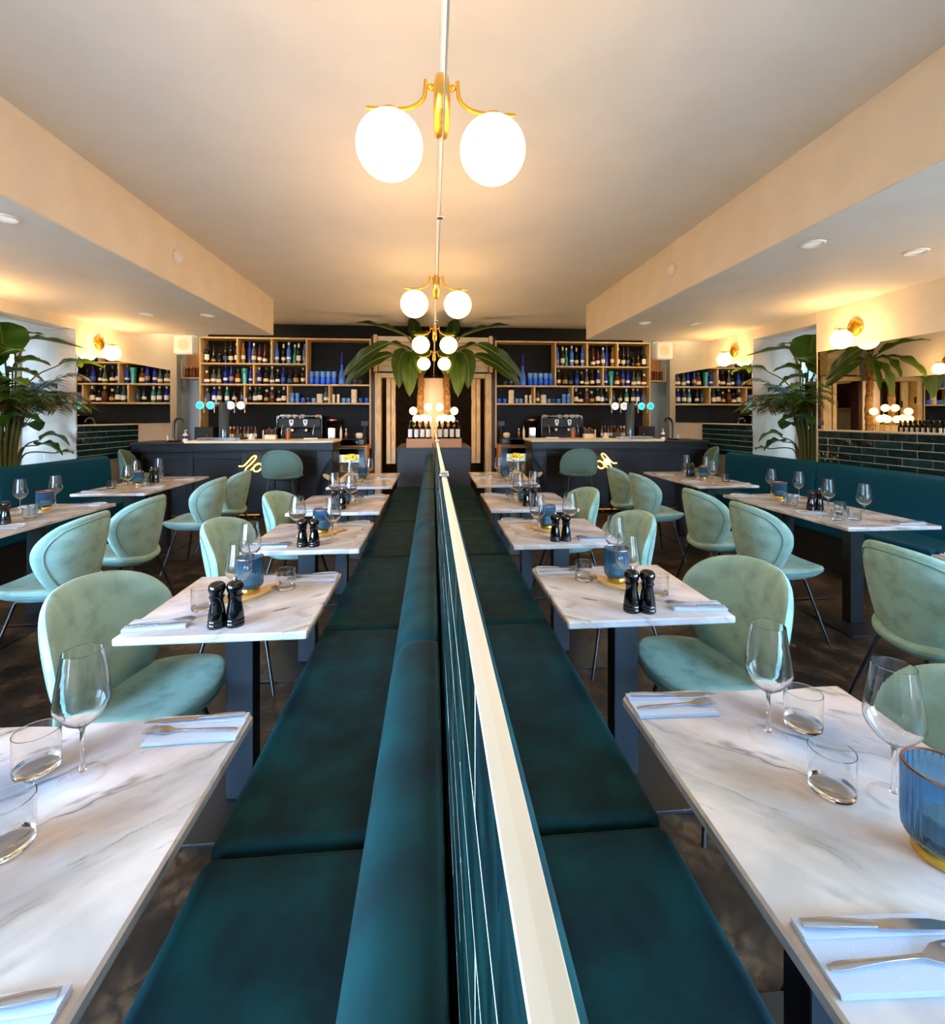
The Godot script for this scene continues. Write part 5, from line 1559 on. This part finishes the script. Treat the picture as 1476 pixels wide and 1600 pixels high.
func board(where: String, x: float, z: float, turn: float) -> void:
	var m := MB.new()
	m.prism(curve2(P2([-0.10, -0.055, -0.02, -0.062, 0.06, -0.045, 0.085, -0.014, 0.145, -0.012, 0.152, 0.0, 0.145, 0.012, 0.085, 0.014, 0.06, 0.045, -0.02, 0.062, -0.10, 0.055, -0.118, 0.0]), 4, true), 0.0, 0.012)
	var t := thing("serving_board", "small pale wooden serving board " + where, "board", Vector3(x, TOP, z), turn, "small wooden boards")
	part("board", m.mesh(), M.wood_board, t)
	var c := MB.new()
	c.tube(P3([0.135, 0.012, -0.006, 0.135, 0.02, 0.0, 0.135, 0.012, 0.006]), 0.003, 6)
	part("cord", c.mesh(), M.tan_paper, t)

func lay_tables() -> void:
	# front table
	var T := "on the front marble table"
	setting(T + ", far corner by the bench", -0.520, -1.118, 0.02)
	setting(T + ", near end by the bench", -0.530, -0.575, 0.05)
	wine_glass("stemmed wine glass " + T + ", farther from the viewer", -0.680, -0.997)
	wine_glass("stemmed wine glass " + T + ", nearer the viewer", -0.790, -0.815)
	tumbler("clear water tumbler " + T + ", farther from the viewer", -0.782, -1.022)
	tumbler("clear water tumbler " + T + ", nearer the viewer", -0.690, -0.840)
	candle_holder("ribbed blue glass candle holder with brass foot " + T, -0.755, -0.700)
	# second
	T = "on the second bench-side table"
	setting(T + ", near corner by its chair", -0.915, -1.700, PI + 0.10)
	setting(T + ", far corner by the bench", -0.510, -2.130, 0.04)
	mill("glossy black salt mill " + T, -0.717, -1.672, false)
	mill("glossy black pepper mill with chrome knob " + T, -0.668 - 0.05 + 0.068 - 0.012, -1.680, true)
	wine_glass("stemmed wine glass " + T + ", nearer the viewer", -0.700, -1.810)
	wine_glass("stemmed wine glass " + T + ", behind the candle holder", -0.785, -2.150)
	candle_holder("ribbed blue glass candle holder " + T + ", standing on a wooden board", -0.715, -1.955, TOP + 0.0122)
	board(T + ", under the candle holder", -0.715, -1.955, 0.9)
	tumbler("clear water tumbler " + T + ", nearer the bench", -0.595, -2.02)
	tumbler("clear water tumbler " + T + ", behind the salt mill", -0.835, -1.83)
	# third
	T = "on the third bench-side table"
	setting(T + ", near corner by its chair", -0.875, -2.690, PI + 0.08)
	setting(T + ", far corner by the bench", -0.505, -3.195, 0.03)
	mill("glossy black salt mill " + T, -0.700, -2.668, false)
	mill("glossy black pepper mill " + T, -0.638, -2.668, true)
	wine_glass("stemmed wine glass " + T + ", nearer its chair", -0.775, -2.85)
	wine_glass("stemmed wine glass " + T + ", nearer the bench", -0.565, -2.79)
	candle_holder("ribbed blue glass candle holder " + T, -0.655, -2.93, TOP + 0.0122)
	board(T + ", under the candle holder", -0.645, -2.92, 0.7)
	tumbler("clear water tumbler " + T, -0.66, -3.06)
	# fourth
	T = "on the fourth bench-side table"
	setting(T + ", near corner by its chair", -0.93, -3.72, PI)
	setting(T + ", far corner by the bench", -0.51, -4.28, 0.03)
	mill("glossy black salt mill " + T, -0.745, -3.73, false)
	mill("glossy black pepper mill " + T, -0.685, -3.74, true)
	wine_glass("stemmed wine glass " + T + ", nearer the bench", -0.635, -3.82)
	wine_glass("stemmed wine glass " + T + ", nearer its chair", -0.80, -4.02)
	candle_holder("ribbed blue glass candle holder " + T, -0.695, -3.90)
	tumbler("clear water tumbler " + T, -0.60, -4.02)
	# fifth
	T = "on the long fifth bench-side table"
	setting(T + ", by the bench", -0.52, -5.56, 0.03)
	setting(T + ", near end", -0.90, -5.03, PI)
	wine_glass("stemmed wine glass " + T + ", nearer the bench", -0.695, -5.43)
	wine_glass("stemmed wine glass " + T + ", near end", -0.83, -4.98)
	tumbler("clear water tumbler " + T + ", left of the wine glass", -0.78, -5.25)
	tumbler("clear water tumbler " + T + ", at its near end", -0.89, -5.16)
	candle_holder("dark blue candle holder " + T, -0.785, -5.52)
	var v := thing("flower_vase", "small clear bottle vase with one yellow flower on the fifth table", "vase", Vector3(-0.885, TOP, -5.33))
	part("glass_body", turned([0.0, 0.0, 0.034, 0.0, 0.036, 0.004, 0.036, 0.10, 0.024, 0.135, 0.013, 0.15, 0.013, 0.20, 0.016, 0.204], 22, 60.0), M.thin_glass, v)
	stalk(v, P3([0, 0.01, 0, 0.004, 0.14, 0, 0.0, 0.245, 0.0]), 0.003, 0.003, "flower_stem")
	for q in [[0, 0.26, 0, 0.042], [-0.05, 0.25, 0.02, 0.03], [0.05, 0.248, 0.0, 0.03], [0.02, 0.275, 0.03, 0.03], [-0.02, 0.265, -0.04, 0.032]]:
		var pm := MB.new()
		for k in 9:
			var a := TAU * k / 9.0
			pm.ball(Vector3(cos(a) * q[3] * 0.55, (k % 3) * 0.008, sin(a) * q[3] * 0.55), q[3] * 0.5, 8, 0.8)
		part("blossom", pm.mesh(), M.yellow_petal, v, Vector3(q[0], q[1], q[2]))
	var np := thing("paper_menu", "tan folded paper standing like two leaves on the fifth table's left side", "folded paper", Vector3(-1.0, TOP, -5.22))
	for s in [-1.0, 1.0]:
		var f := MB.new()
		f.prism(curve2(P2([0.0, -0.012, 0.06, -0.035, 0.14, -0.03, 0.165, 0.0, 0.14, 0.03, 0.06, 0.035, 0.0, 0.012]), 4, true), 0.0, 0.004, null, Transform3D(Basis(Vector3(0, 0, 1), 0.55 if s > 0 else PI - 0.5) * Basis(Vector3(1, 0, 0), 0.9), Vector3(0.012 * s, 0.012, 0.0)))
		part("leaf_panel", f.mesh(), M.tan_paper, np)
	# tables on the left side
	T = "on the long left table"
	for q in [[-2.94, -4.02, "far end by the bench"], [-3.02, -3.80, "second from its far end"], [-2.855, -3.31, "beside the mills"], [-2.88, -3.04, "nearest its near end"]]:
		wine_glass("stemmed wine glass " + T + ", " + q[2], q[0], q[1])
	candle_holder("dark blue candle holder " + T, -2.93, -3.90)
	mill("glossy black salt mill " + T, -2.795, -3.40, false)
	mill("glossy black pepper mill " + T, -2.862, -3.40, true)
	for q in [[-2.83, -3.68, "beside the candle holder"], [-2.77, -3.56, "near the middle on the aisle side"], [-2.92, -3.28, "behind the mills"], [-2.66, -3.01, "near end, aisle side"], [-2.79, -3.02, "near end, bench side"]]:
		tumbler("clear water tumbler " + T + ", " + q[2], q[0], q[1])
	setting(T + ", far aisle corner", -2.70, -4.06, 0.02)
	setting(T + ", far bench corner", -3.08, -4.02, PI)
	setting(T + ", near bench corner", -3.07, -2.92, PI)
	setting(T + ", aisle side near the mills", -2.69, -3.28, 0.02)
	T = "on the left table next to the bar"
	for q in [[-2.87, -4.80, "near aisle side"], [-3.10, -5.32, "near the bench"], [-3.02, -5.60, "far end"]]:
		wine_glass("stemmed wine glass " + T + ", " + q[2], q[0], q[1])
	candle_holder("dark blue candle holder " + T, -3.02, -5.22)
	mill("glossy black salt mill " + T, -2.95, -5.42, false)
	mill("glossy black pepper mill " + T, -3.01, -5.44, true)
	for q in [[-3.13, -4.98, "near bench side"], [-3.12, -5.82, "far end"], [-2.90, -5.12, "aisle side"]]:
		tumbler("clear water tumbler " + T + ", " + q[2], q[0], q[1])
	setting(T + ", near aisle corner", -2.76, -5.02, 0.02)
	setting(T + ", near bench corner", -3.15, -4.78, PI)
	setting(T + ", far aisle corner", -2.76, -5.62, 0.02)
	T = "on the nearest left table"
	setting(T + ", far corner", -2.60, -2.18, 0.02)
	setting(T + ", near corner", -2.60, -1.10, 0.02)
	wine_glass("stemmed wine glass " + T, -2.90, -1.95)
	tumbler("clear water tumbler " + T, -2.80, -1.85)
